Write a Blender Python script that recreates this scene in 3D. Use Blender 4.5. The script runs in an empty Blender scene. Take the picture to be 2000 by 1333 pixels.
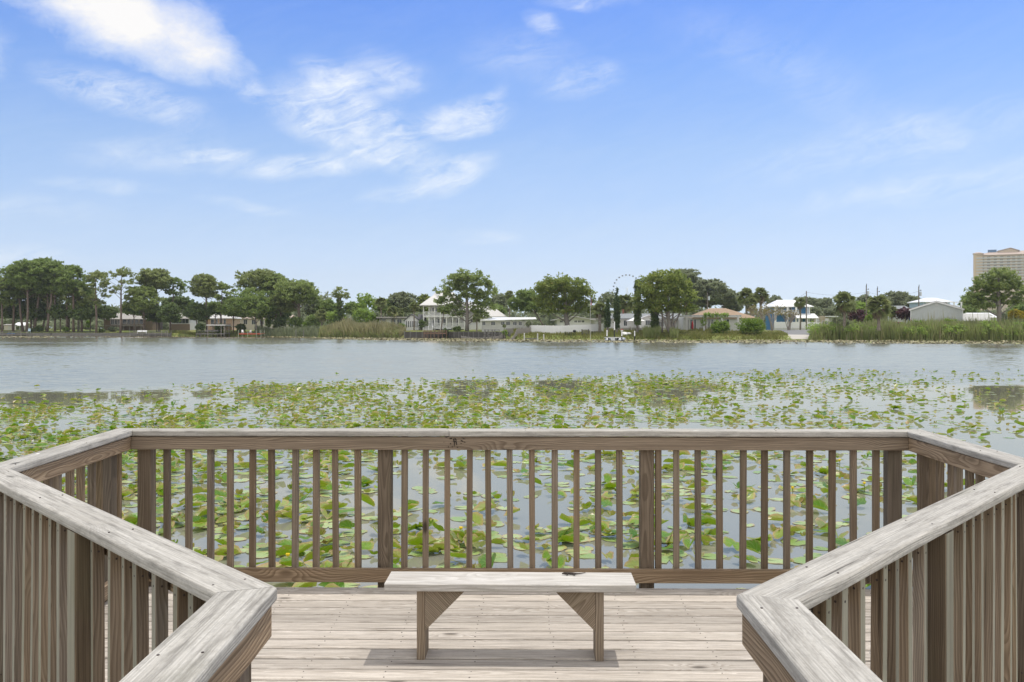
import bpy, bmesh, math, random
import numpy as np
from mathutils import Vector, Matrix
R = math.radians
SC = bpy.context.scene
COL = SC.collection
rng = random.Random(7)
F, HOR, HC = 1780.0, 641.0, 2.6          # focal length in photo pixels, horizon row, eye height above the lake
def X_(px, Y): return (px - 1000.0) * Y / F
def Z_(py, Y): return HC - (py - HOR) * Y / F

# ------------------------------------------------------------------ tagging
def tag(o, label=None, cat=None, group=None, kind=None):
    if label: o['label'] = label
    if cat: o['category'] = cat
    if group: o['group'] = group
    if kind: o['kind'] = kind
    return o
def thing(name, loc, label, cat, rz=0.0, group=None):
    o = bpy.data.objects.new(name, None); COL.objects.link(o)
    o.location = loc; o.rotation_euler = (0, 0, rz); o.empty_display_size = 0.2
    return tag(o, label, cat, group)
def link(name, me, parent=None, loc=None, rz=0.0):
    o = bpy.data.objects.new(name, me); COL.objects.link(o)
    if parent: o.parent = parent
    if loc is not None: o.location = loc
    if rz: o.rotation_euler = (0, 0, rz)
    return o

# ------------------------------------------------------------------ mesh building
class MB:
    def __init__(s): s.v = []; s.f = []; s.w = []; s.m = []
    def add(s, vs, fs, ws=None, mi=0):
        n = len(s.v); s.v += [tuple(p) for p in vs]
        s.w += [tuple(p) for p in (ws if ws is not None else vs)]
        s.f += [tuple(i + n for i in f) for f in fs]; s.m += [mi] * len(fs)
    def box(s, x0, x1, y0, y1, z0, z1, axis=0, off=None, ch=0.0, mi=0):
        off = off or (rng.uniform(-50, 50), rng.uniform(-.3, .3), rng.uniform(-.3, .3))
        lo, hi = [x0, y0, z0], [x1, y1, z1]
        if ch <= 0:
            vs = [(x, y, z) for x in (x0, x1) for y in (y0, y1) for z in (z0, z1)]
            fs = [(0,1,3,2),(4,6,7,5),(0,4,5,1),(2,3,7,6),(0,2,6,4),(1,5,7,3)]
        else:                                     # chamfered along the four long edges
            a = axis; b, c = [(1,2),(2,0),(0,1)][a]
            prof = [(lo[b]+ch,lo[c]),(hi[b]-ch,lo[c]),(hi[b],lo[c]+ch),(hi[b],hi[c]-ch),(hi[b]-ch,hi[c]),(lo[b]+ch,hi[c]),(lo[b],hi[c]-ch),(lo[b],lo[c]+ch)]
            vs = []
            for e in (lo[a], hi[a]):
                for p, q in prof:
                    t = [0,0,0]; t[a] = e; t[b] = p; t[c] = q; vs.append(tuple(t))
            fs = [tuple(range(7,-1,-1)), tuple(range(8,16))] + [(i,(i+1)%8,(i+1)%8+8,i+8) for i in range(8)]
        perm = [(0,1,2),(1,2,0),(2,0,1)][axis]
        mid = [(lo[i]+hi[i])/2 for i in range(3)]
        ws = [tuple((p[k]-mid[k])+off[j] for j,k in enumerate(perm)) for p in vs]
        s.add(vs, fs, ws, mi); return s
    def prism(s, pts, z0, z1, axis='z', off=None):   # polygon extruded along an axis
        n = len(pts)
        f = {'z': lambda p,q,h:(p,q,h), 'y': lambda p,q,h:(p,h,q), 'x': lambda p,q,h:(h,p,q)}[axis]
        vs = [f(p,q,z0) for p,q in pts] + [f(p,q,z1) for p,q in pts]
        fs = [tuple(range(n-1,-1,-1)), tuple(range(n,2*n))] + [(i,(i+1)%n,(i+1)%n+n,i+n) for i in range(n)]
        s.add(vs, fs); return s
    def tube(s, pts, rads, n=6, cap=True):
        pts = [Vector(p) for p in pts]; vs = []; fs = []; ws = []
        L = 0
        for i, p in enumerate(pts):
            d = (pts[min(i+1,len(pts)-1)] - pts[max(i-1,0)]).normalized()
            u = d.cross(Vector((0.31,0.95,0.05))); u = u.normalized() if u.length > 1e-4 else Vector((1,0,0)); w = d.cross(u)
            if i: L += (p-pts[i-1]).length
            for k in range(n):
                a = 2*math.pi*k/n; q = u*math.cos(a)+w*math.sin(a)
                vs.append(p+q*rads[i]); ws.append((L, q.x*rads[i], q.y*rads[i]))
        for i in range(len(pts)-1):
            for k in range(n): fs.append((i*n+k, i*n+(k+1)%n, (i+1)*n+(k+1)%n, (i+1)*n+k))
        if cap: fs.append(tuple(range(n-1,-1,-1))); fs.append(tuple((len(pts)-1)*n+k for k in range(n)))
        s.add(vs, fs, ws); return s
    def ball(s, c, r, nu=10, nv=6, squash=(1,1,1)):
        vs = [(c[0], c[1], c[2]-r*squash[2])]; fs = []
        for j in range(1, nv):
            t = -math.pi/2+math.pi*j/nv
            for i in range(nu):
                a = 2*math.pi*i/nu
                vs.append((c[0]+r*squash[0]*math.cos(t)*math.cos(a), c[1]+r*squash[1]*math.cos(t)*math.sin(a), c[2]+r*squash[2]*math.sin(t)))
        vs.append((c[0], c[1], c[2]+r*squash[2])); T = len(vs)-1
        for i in range(nu):
            fs.append((0, 1+(i+1)%nu, 1+i)); fs.append((T, 1+(nv-2)*nu+i, 1+(nv-2)*nu+(i+1)%nu))
            for j in range(nv-2): fs.append((1+j*nu+i, 1+j*nu+(i+1)%nu, 1+(j+1)*nu+(i+1)%nu, 1+(j+1)*nu+i))
        s.add(vs, fs); return s
    def mesh(s, name, mat, smooth=False, fix=True):
        me = bpy.data.meshes.new(name); me.from_pydata(s.v, [], s.f)
        for m in (mat if isinstance(mat, (list, tuple)) else [mat]): me.materials.append(m)
        a = me.attributes.new('wc', 'FLOAT_VECTOR', 'POINT'); a.data.foreach_set('vector', np.array(s.w, dtype=np.float32).ravel())
        if any(s.m): me.polygons.foreach_set('material_index', s.m)
        if fix:
            bm = bmesh.new(); bm.from_mesh(me); bmesh.ops.recalc_face_normals(bm, faces=bm.faces); bm.to_mesh(me); bm.free()
        if smooth: me.shade_smooth()
        me.update(); return me
    def build(s, name, mat, parent=None, loc=None, rz=0.0, smooth=False, fix=True):
        return link(name, s.mesh(name, mat, smooth, fix), parent, loc, rz)

def quads(name, mat, V, rnd=None, smooth=False):
    """mesh of n separate quads from an (n,4,3) array, with a per-point float 'rnd'"""
    n = V.shape[0]; k = V.shape[1]
    me = bpy.data.meshes.new(name)
    me.vertices.add(n*k); me.vertices.foreach_set('co', V.astype(np.float32).ravel())
    me.loops.add(n*k); me.loops.foreach_set('vertex_index', np.arange(n*k, dtype=np.int32))
    me.polygons.add(n); me.polygons.foreach_set('loop_start', np.arange(0, n*k, k, dtype=np.int32))
    if rnd is not None:
        a = me.attributes.new('rnd', 'FLOAT', 'POINT'); a.data.foreach_set('value', np.repeat(rnd, k).astype(np.float32))
    me.materials.append(mat); me.update(calc_edges=True); me.validate()
    return me

# ------------------------------------------------------------------ node helpers
class NT:
    def __init__(s, tree): s.t = tree; s.L = tree.links
    def n(s, typ, props=None, **inp):
        nd = s.t.nodes.new(typ)
        for k, v in (props or {}).items(): setattr(nd, k, v)
        for k, v in inp.items():
            key = int(k[1:]) if k[0] == '_' and k[1:].isdigit() else k.replace('_', ' ')
            s.set(nd.inputs[key], v)
        return nd
    def set(s, sock, v):
        if hasattr(v, 'outputs'): v = v.outputs[0]
        if isinstance(v, bpy.types.NodeSocket): s.L.new(v, sock)
        else:
            if sock.type == 'RGBA' and len(v) == 3: v = (*v, 1)
            sock.default_value = v
    def m(s, op, a, b=None, c=None, clamp=False):
        nd = s.t.nodes.new('ShaderNodeMath'); nd.operation = op; nd.use_clamp = clamp
        for i, x in enumerate((a, b, c)):
            if x is not None: s.set(nd.inputs[i], x)
        return nd.outputs[0]
    def vm(s, op, a, b=None):
        nd = s.t.nodes.new('ShaderNodeVectorMath'); nd.operation = op
        s.set(nd.inputs[0], a)
        if b is not None: s.set(nd.inputs[1], b)
        return nd.outputs[0]
    def xyz(s, x, y, z): return s.n('ShaderNodeCombineXYZ', None, X=x, Y=y, Z=z).outputs[0]
    def sep(s, v):
        nd = s.n('ShaderNodeSeparateXYZ', None, Vector=v); return nd.outputs[0], nd.outputs[1], nd.outputs[2]
    def noise(s, v, scale=1.0, detail=2.0, rough=0.5, out=0, dist=0.0):
        nd = s.n('ShaderNodeTexNoise', None, Scale=scale, Detail=detail, Roughness=rough, Distortion=dist)
        if v is not None: s.set(nd.inputs['Vector'], v)
        return nd.outputs[out]
    def mix(s, f, a, b, mode='MIX'):
        nd = s.t.nodes.new('ShaderNodeMix'); nd.data_type = 'RGBA'; nd.blend_type = mode
        s.set(nd.inputs[0], f); s.set(nd.inputs[6], a); s.set(nd.inputs[7], b); return nd.outputs[2]
    def mr(s, v, a, b, c=0.0, d=1.0, smooth=False):
        nd = s.n('ShaderNodeMapRange', {'interpolation_type': 'SMOOTHSTEP' if smooth else 'LINEAR'})
        for i, x in enumerate((v, a, b, c, d)): s.set(nd.inputs[i], x)
        return nd.outputs[0]
def newmat(name):
    m = bpy.data.materials.new(name); m.use_nodes = True; m.node_tree.nodes.clear()
    return m, NT(m.node_tree)
def finish(m, t, color, rough=0.7, bump=None, strength=0.3, dist=0.01, spec=0.3, metal=0.0, **extra):
    p = t.n('ShaderNodeBsdfPrincipled', None, Roughness=rough, Metallic=metal)
    t.set(p.inputs['Base Color'], color); p.inputs['Specular IOR Level'].default_value = spec
    for k, v in extra.items(): t.set(p.inputs[k.replace('_', ' ')], v)
    if bump is not None:
        b = t.n('ShaderNodeBump', None, Strength=strength, Distance=dist, Height=bump); t.set(p.inputs['Normal'], b)
    o = t.n('ShaderNodeOutputMaterial'); t.L.new(p.outputs[0], o.inputs[0]); return m
def plain(name, col, rough=0.7, var=0.12, scale=1.5, spec=0.3, metal=0.0):
    """painted / cast surface with uneven weathering"""
    m, t = newmat(name); co = t.n('ShaderNodeTexCoord').outputs['Object']
    n1 = t.noise(co, scale, 4, 0.6); n2 = t.noise(co, scale*9, 2)
    f = t.m('ADD', t.m('MULTIPLY', n1, 0.7), t.m('MULTIPLY', n2, 0.3))
    c = t.mix(t.mr(f, 0.3, 0.7), tuple(x*(1-var) for x in col), tuple(min(1, x*(1+var)) for x in col))
    return finish(m, t, c, rough, n2, 0.1, 0.01, spec, metal)

# ------------------------------------------------------------------ wood
def wood(name, light, late, deep, ring=1.0, warp=1.0, rc=.75, hue=.6, blotch=0.0, moss=0.0, crack=0.5, per=0.3, white=0.0, rough=0.85, sun=0.0):
    m, t = newmat(name)
    a = t.n('ShaderNodeAttribute', {'attribute_name': 'wc'}).outputs['Vector']
    rn = t.n('ShaderNodeObjectInfo').outputs['Random']
    r2 = t.m('FRACT', t.m('MULTIPLY', rn, 17.31)); r3 = t.m('FRACT', t.m('MULTIPLY', rn, 71.7))
    co = t.vm('ADD', a, t.xyz(t.m('MULTIPLY', rn, 90.0), t.m('MULTIPLY', t.m('SUBTRACT', r2, .5), .16), t.m('MULTIPLY', t.m('SUBTRACT', r3, .5), .16)))
    x, y, z = t.sep(co)
    # knots
    kv = t.n('ShaderNodeTexVoronoi', None, Vector=t.xyz(t.m('MULTIPLY', x, 1.7), t.m('MULTIPLY', y, 4.6), t.m('MULTIPLY', z, 4.6)), Scale=1.0)
    kd = kv.outputs['Distance']
    kn = t.mr(kd, 0.03, 0.11, 1.0, 0.0, True); kw = t.mr(kd, 0.02, 0.34, 1.0, 0.0, True)
    nl = t.noise(t.xyz(t.m('MULTIPLY', x, 1.1), t.m('MULTIPLY', y, 6.0), t.m('MULTIPLY', z, 6.0)), 1.0, 2.0, 0.45)
    rr = t.m('SQRT', t.m('ADD', t.m('POWER', t.m('ADD', y, .025), 2), t.m('POWER', t.m('ADD', z, .045), 2)))
    ph = t.m('ADD', t.m('MULTIPLY', rr, 105.0*ring), t.m('ADD', t.m('MULTIPLY', nl, 17.0*ring*warp), t.m('MULTIPLY', kw, 4.0)))
    fr = t.m('FRACT', ph)
    g = t.m('MULTIPLY', t.mr(fr, 0.15, 0.86, 0, 1, True), t.mr(fr, 0.9, 1.0, 1, 0, True))   # slow to dark, fast back: late wood
    fib = t.noise(t.xyz(t.m('MULTIPLY', x, 2.5), t.m('MULTIPLY', y, 210.0), t.m('MULTIPLY', z, 210.0)), 1.0, 2.0)
    fib2 = t.noise(t.xyz(t.m('MULTIPLY', x, 1.0), t.m('MULTIPLY', y, 45.0), t.m('MULTIPLY', z, 45.0)), 1.0, 3.0)
    brd = t.noise(t.xyz(t.m('MULTIPLY', x, 1.3), t.m('MULTIPLY', y, 9.0), t.m('MULTIPLY', z, 9.0)), 1.0, 3.0, 0.6)
    c = t.mix(t.m('MULTIPLY', g, rc), light, late)
    c = t.mix(t.mr(fib2, 0.42, 0.72, 0, 0.6), c, late)
    c = t.mix(t.mr(fib, 0.38, 0.72, 0, 0.5), c, deep)
    c = t.mix(t.mr(brd, 0.5, 0.8, 0, 0.55), c, tuple(0.5*p+0.5*q for p, q in zip(late, deep)))
    ck = t.mr(fib2, 0.69, 0.74); ck = t.m('MULTIPLY', ck, crack)
    c = t.mix(ck, c, tuple(0.35*q for q in deep))
    c = t.mix(t.m('MULTIPLY', kn, 0.85), c, tuple(0.55*q for q in deep))
    if blotch:
        iso = t.vm('MULTIPLY', co, (5, 34, 34)); b1 = t.noise(iso, 1.0, 5.0, 0.7)
        c = t.mix(t.mr(b1, 0.48, 0.66, 0, blotch), c, tuple(0.8*q for q in deep))
        b3 = t.noise(t.vm('MULTIPLY', co, (2.2, 10, 10)), 1.0, 4.0, 0.7)
        c = t.mix(t.mr(b3, 0.5, 0.7, 0, blotch*0.7), c, late)
    if blotch:
        b5 = t.noise(t.vm('MULTIPLY', co, (55, 90, 90)), 1.0, 4.0, .75)
        c = t.mix(t.mr(b5, .50, .68, 0, blotch*.9), c, tuple(.7*q for q in late))
    if moss:
        mo = t.noise(t.vm('MULTIPLY', co, (1.4, 5, 5)), 1.0, 4.0, 0.6)
        c = t.mix(t.mr(mo, 0.56, 0.74, 0, moss), c, (0.13, 0.135, 0.055))
    if white:
        wv = t.n('ShaderNodeTexVoronoi', None, Vector=t.vm('MULTIPLY', co, (2.3, 7, 7)), Scale=1.0).outputs['Distance']
        wn = t.noise(t.vm('MULTIPLY', co, (70, 70, 70)), 1.0, 2.0)
        c = t.mix(t.m('MULTIPLY', t.m('LESS_THAN', t.m('ADD', wv, t.m('MULTIPLY', wn, 0.07)), 0.085), white), c, (0.8, 0.79, 0.74))
    gr = t.n('ShaderNodeRGBToBW', None, Color=c).outputs[0]; gm = t.m('MULTIPLY', gr, 1.05)
    c = t.mix(t.m('MULTIPLY', r3, hue), c, t.n('ShaderNodeCombineColor', None, Red=t.m('MULTIPLY', gm, 1.02), Green=gm, Blue=t.m('MULTIPLY', gm, .94)).outputs[0])
    v = t.m('ADD', 1.0-per/2, t.m('MULTIPLY', r2, per))
    wcv = t.n('ShaderNodeAttribute', {'attribute_name': 'bv'}).outputs['Fac']     # board-to-board tone of the deck
    c = t.mix(1.0, c, t.n('ShaderNodeCombineColor', None, Red=v, Green=v, Blue=v).outputs[0], 'MULTIPLY')
    v2 = t.m('ADD', 1.0, t.m('MULTIPLY', wcv, 0.2))
    c = t.mix(1.0, c, t.n('ShaderNodeCombineColor', None, Red=v2, Green=v2, Blue=v2).outputs[0], 'MULTIPLY')
    h = t.m('SUBTRACT', t.m('ADD', t.m('MULTIPLY', fib, 0.5), t.m('MULTIPLY', fib2, 0.6)), t.m('ADD', t.m('MULTIPLY', g, 0.35), t.m('MULTIPLY', ck, 0.8)))
    return finish(m, t, c, rough, h, 0.5, 0.004, 0.15)

W_CAP  = wood('weathered_cap_wood', (.535,.512,.465), (.375,.35,.305), (.13,.12,.103), 1.3, .5, .32, .2, blotch=.5, moss=.22, crack=.8, per=.15, white=.9)
W_RAIL = wood('brown_rail_wood', (0.414,0.305,0.196), (0.187,0.126,0.076), (0.081,0.055,0.034), 0.9, 1.0, .8, .3, moss=.15, per=.25)
W_BAL  = wood('baluster_wood', (0.293,0.219,0.145), (0.141,0.099,0.062), (0.056,0.038,0.025), 1.5, .4, .65, .4, moss=.2, crack=.6, per=.6)
W_SIDE = wood('baluster_weathered_side', (0.353,0.335,0.258), (0.242,0.227,0.169), (0.121,0.110,0.085), 1.25, .45, .5, .3, moss=.3, crack=.6, per=.4)
W_POST = wood('post_wood', (0.258,0.193,0.129), (0.119,0.085,0.054), (0.051,0.036,0.024), 1.6, .4, .65, .4, moss=.25, per=.35)
W_DECK = wood('deck_board_wood', (.65,.583,.505), (.42,.353,.285), (.14,.115,.09), 0.9, 1.0, .75, .3, blotch=.3, moss=.1, crack=1.0, per=0.0)
W_SEAT = wood('bench_seat_wood', (.66,.632,.585), (.42,.385,.34), (.19,.17,.145), 0.7, .8, .55, .2, blotch=.2, moss=.35, crack=.9, per=0.0)
W_LEG  = wood('bench_leg_wood', (0.404,0.315,0.218), (0.202,0.143,0.089), (0.086,0.059,0.037), 1.1, .8, .8, .3, moss=.25, per=.2)
W_FRAME = wood('deck_frame_wood', (0.303,0.246,0.178), (0.192,0.148,0.102), (0.081,0.064,0.045), 1.0, .6, .6, .2, blotch=.2, moss=.4, per=.2)
M_NAIL = plain('rusted_nail', (.06,.045,.04), 0.6)
M_CHAR = plain('scorched_black', (.022,.017,.014), 0.9)

# ------------------------------------------------------------------ viewing deck
DT, CAPH = 0.92, 0.92+1.017           # deck top and cap top above the water
PTS = [(-.588,-.7), (-.603,2.333), (-2.385,4.323), (-2.459,5.90), (2.534,5.842), (2.477,4.453), (.562,2.274), (.548,-.7)]
def off(i, d):
    p = Vector(PTS[i]); ns = []
    for a, b in ((i-1, i), (i, i+1)):
        if 0 <= a and b < len(PTS):
            e = (Vector(PTS[b])-Vector(PTS[a])).normalized(); ns.append(Vector((-e.y, e.x)))
    if len(ns) == 1: return p+ns[0]*d
    b = (ns[0]+ns[1]).normalized(); return p+b*(d/max(0.2, b.dot(ns[0])))
def round_prof(d0, d1, z0, z1, r):
    out = []
    for cx, cz, a0 in ((d1-r, z0+r, -90), (d1-r, z1-r, 0), (d0+r, z1-r, 90), (d0+r, z0+r, 180)):
        for k in range(4):
            a = R(a0+30*k); out.append((cx+r*math.cos(a), cz+r*math.sin(a)))
    return out
def sweep(mb, i, prof, t0=0.0, t1=1.0, nseg=10, gap=0.0016, wob=0.0):
    """profile (distance outward, height) run along one side of the deck with mitred ends"""
    n = len(prof); vs = []; ws = []; fs = []
    o = (rng.uniform(-40, 40), rng.uniform(-.1, .1), rng.uniform(-.1, .1))
    L = (Vector(PTS[i+1])-Vector(PTS[i])).length; zc = sum(p[1] for p in prof)/n; dc = sum(p[0] for p in prof)/n
    tt = [t0+(t1-t0)*k/nseg for k in range(nseg+1)]
    ph = rng.uniform(0, 9)
    for k, t in enumerate(tt):
        for d, z in prof:
            A, B = off(i, d), off(i+1, d); e = (B-A).normalized()
            q = A.lerp(B, t)
            if k == 0: q = q+e*gap
            if k == nseg: q = q-e*gap
            dz = wob*math.sin(t*L*2.1+ph)
            vs.append((q.x, q.y, z+dz)); ws.append((t*L+o[0], d-dc+o[1], z-zc+o[2]))
    for k in range(nseg):
        for j in range(n): fs.append((k*n+j, k*n+(j+1)%n, (k+1)*n+(j+1)%n, (k+1)*n+j))
    fs.append(tuple(range(n-1,-1,-1))); fs.append(tuple(nseg*n+j for j in range(n)))
    mb.add(vs, fs, ws)

bal = MB(); bal.box(-.019,.019,-.019,.019,DT+.034,CAPH-.0395,axis=2,ch=.0025)
for fi, f in enumerate(bal.f):
    c_ = [sum(bal.v[i][k] for i in f)/len(f) for k in range(3)]
    if c_[1] > .0185: bal.m[fi] = 2
post = MB(); post.box(-.0445,.0445,-.0445,.0445,DT-.75,CAPH-.0395,axis=2,ch=.004)
for fi, f in enumerate(post.f):
    if sum(post.v[i][1] for i in f)/len(f) > .0435: post.m[fi] = 1
for zz in (DT+.060, DT+.098, CAPH-.065, CAPH-.103):
    for sx, sy in ((0,-1),(0,1),(1,0),(-1,0)):
        P = [(.004*math.cos(k*1.047), .004*math.sin(k*1.047)) for k in range(6)]
        vs = [((p if sx == 0 else sx*.0188), (sy*.0188 if sy else p), zz+q) for p, q in P]+[((p if sx == 0 else sx*.0196), (sy*.0196 if sy else p), zz+q) for p, q in P]
        bal.add(vs, [tuple(range(6)), tuple(range(11,5,-1))]+[(k,(k+1)%6,(k+1)%6+6,k+6) for k in range(6)], None, 1)
ME_BAL = bal.mesh('baluster', [W_BAL, M_NAIL, W_SIDE]); ME_POST = post.mesh('post', [W_POST, W_SIDE])
def at_side(i, s, d):
    """point s metres along side i, d outward"""
    A, B = Vector(PTS[i]), Vector(PTS[i+1]); e = (B-A).normalized(); n = Vector((-e.y, e.x))
    return A+e*s+n*d, math.atan2(e.y, e.x)
def side_len(i): return (Vector(PTS[i+1])-Vector(PTS[i])).length
def railing(i, label, posts, bals, splits=()):
    c = at_side(i, side_len(i)/2, .07)[0]
    root = thing('deck_railing', (0,0,0), label, 'railing', 0, 'railing sections round the viewing deck')
    root.location = (c.x, c.y, DT)
    sh = Vector((-c.x, -c.y, -DT))
    def put(mb, name, mat):
        mb.v = [(a+sh.x, b+sh.y, z+sh.z) for a, b, z in mb.v]; return mb.build(name, mat, root)
    cuts = [0.0, *splits, 1.0]
    for a, b in zip(cuts, cuts[1:]):
        mb = MB(); sweep(mb, i, round_prof(-.002,.142,CAPH-.038,CAPH,.009), a, b, 14, wob=.0012); put(mb, 'cap_rail', W_CAP)
    mb = MB(); L_ = side_len(i); k = .12
    while k < L_-.05:
        for d in (.03, .11):
            p, a = at_side(i, k+rng.uniform(-.01,.01), d+rng.uniform(-.006,.006)); q = .0032
            mb.prism([(p.x+q*math.cos(e), p.y+q*math.sin(e)) for e in np.arange(0, 6.2, .9)], CAPH-.004, CAPH+.0022)
        k += .81
    put(mb, 'screw_head', M_NAIL)['kind'] = 'stuff'
    mb = MB(); sweep(mb, i, round_prof(.011,.049,CAPH-.1255,CAPH-.0425,.003), nseg=8); top = put(mb, 'top_rail', W_RAIL)
    mb = MB(); sweep(mb, i, round_prof(.011,.049,DT+.034,DT+.121,.003), nseg=8); put(mb, 'bottom_rail', W_RAIL)
    for s in posts:
        p, a = at_side(i, s, .0965); link('post', ME_POST, root, (p.x+sh.x, p.y+sh.y, sh.z), a)
    for s in bals:
        p, a = at_side(i, s, .0705); 
        o = link('baluster', ME_BAL, root, (p.x+sh.x, p.y+sh.y, sh.z), a+rng.gauss(0, .045)); o.rotation_euler[0] = rng.gauss(0, .004); o.rotation_euler[1] = rng.gauss(0, .004)
    return root, top, sh
def evenly(i, a, b, posts, step=.14):
    L = side_len(i); out = []; n = int(round((b-a)/step))
    for k in range(n+1):
        s = a+(b-a)*k/n
        if all(abs(s-p) > .066 for p in posts): out.append(s)
    return out
def back_s(px): return (px-1000)*5.965/F - PTS[3][0]
bp = [.055, back_s(752), back_s(1262), side_len(3)-.055]
bb = [back_s(p) for p in (326,369,411,450,492,533,575,617,659,701,789,831,873,915,957,999,1041,1083,1125,1168,1210,1284,1319,1362,1404,1446,1489,1532,1575,1618,1661,1704)]
back, back_top, bsh = railing(3, 'long grey wooden railing across the far edge of the deck behind the bench', bp, bb, (back_s(879)/side_len(3),))
L2 = side_len(2); p2 = [L2-.16]
railing(2, 'short railing on the left side of the deck between the diagonal and the back railing', [.06, L2-.16], evenly(2, .13, L2-.06, [.06, L2-.16]))
L4 = side_len(4)
railing(4, 'short railing on the right side of the deck joining the back railing', [.16, L4-.06], evenly(4, .06, L4-.13, [.16, L4-.06]))
L1 = side_len(1); L5 = side_len(5)
def s_of(i, px, d):      # where the sight line through photo column px meets side i
    A, B = Vector(PTS[i]), Vector(PTS[i+1]); e = (B-A).normalized(); n = Vector((-e.y, e.x)); A = A+n*d
    k = (px-1000)/F      # x = k*y
    return (k*A.y-A.x)/(e.x-k*e.y)
P1 = [.075, s_of(1, 139, .14), L1-.05]; P5 = [.05, s_of(5, 1855, .14), L5-.075]
railing(1, 'diagonal railing on the left foreground with a mottled grey cap running to the entrance', P1, evenly(1, .18, L1-.14, P1))
railing(5, 'diagonal railing on the right foreground with a scarred grey cap running to the entrance', P5, evenly(5, .14, L5-.18, P5))
L0 = side_len(0); L6 = side_len(6)
railing(0, 'walkway handrail at bottom left, nearest the viewer on the left of the entrance', [.3, 1.6, L0-.10], evenly(0, .1, L0-.2, [.3, 1.6, L0-.10]))
railing(6, 'walkway handrail at bottom right, nearest the viewer with a mossy inner edge', [.10, L6-1.6, L6-.3], evenly(6, .2, L6-.1, [.10, L6-1.6, L6-.3]))

# dark scorch marks on the back rail, 1.5 mm proud flecks
sc_ = MB(); rg = random.Random(3)
def fleck(px, py, w, h, ang=0):
    s = back_s(px); p, a = at_side(3, s, .0095); z = Z_(py, p.y); n = 9; vs = []
    for k in range(n):
        t = 2*math.pi*k/n; u = math.cos(t)*w/2*rg.uniform(.6,1.1)/300; v = math.sin(t)*h/2*rg.uniform(.6,1.1)/300
        u, v = u*math.cos(ang)-v*math.sin(ang), u*math.sin(ang)+v*math.cos(ang)
        vs.append((p.x+bsh.x+u, p.y+bsh.y-.001, z+bsh.z+v))
    fs = [tuple(range(n))]; m_ = len(vs)
    vs += [(a_, b_+.0022, c_) for a_, b_, c_ in vs]; fs += [tuple(range(2*n-1, n-1, -1))]+[(k, (k+1)%n, (k+1)%n+n, k+n) for k in range(n)]
    sc_.add(vs, fs)
for px, py, w, h, a in ((889.5,852,2.6,7,0),(888,858.5,2.4,7,-.25),(891.5,858.5,2.2,7,.25),(889,866,2.2,13,0),(893,866,2.0,13,.15),(889.6,863,9,1.6,0),(874,853,5,6,0),(882,857,7,3,.2),(903,852,9,3.5,-.5),(907,857,6,1.6,-.3),(904,862,8,1.8,-.5),(909,864,4,2,-.3),(881.5,867,3,2.2,0),(885,873,1.5,4.5,0),(877.5,873,1.4,4,0),(902,866.5,4,1.2,0),(869,864,2,1.5,0),(895,874,3,2,0)): fleck(px, py, w, h, a)
sc_.build('scorch_mark', M_CHAR, back)

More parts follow.
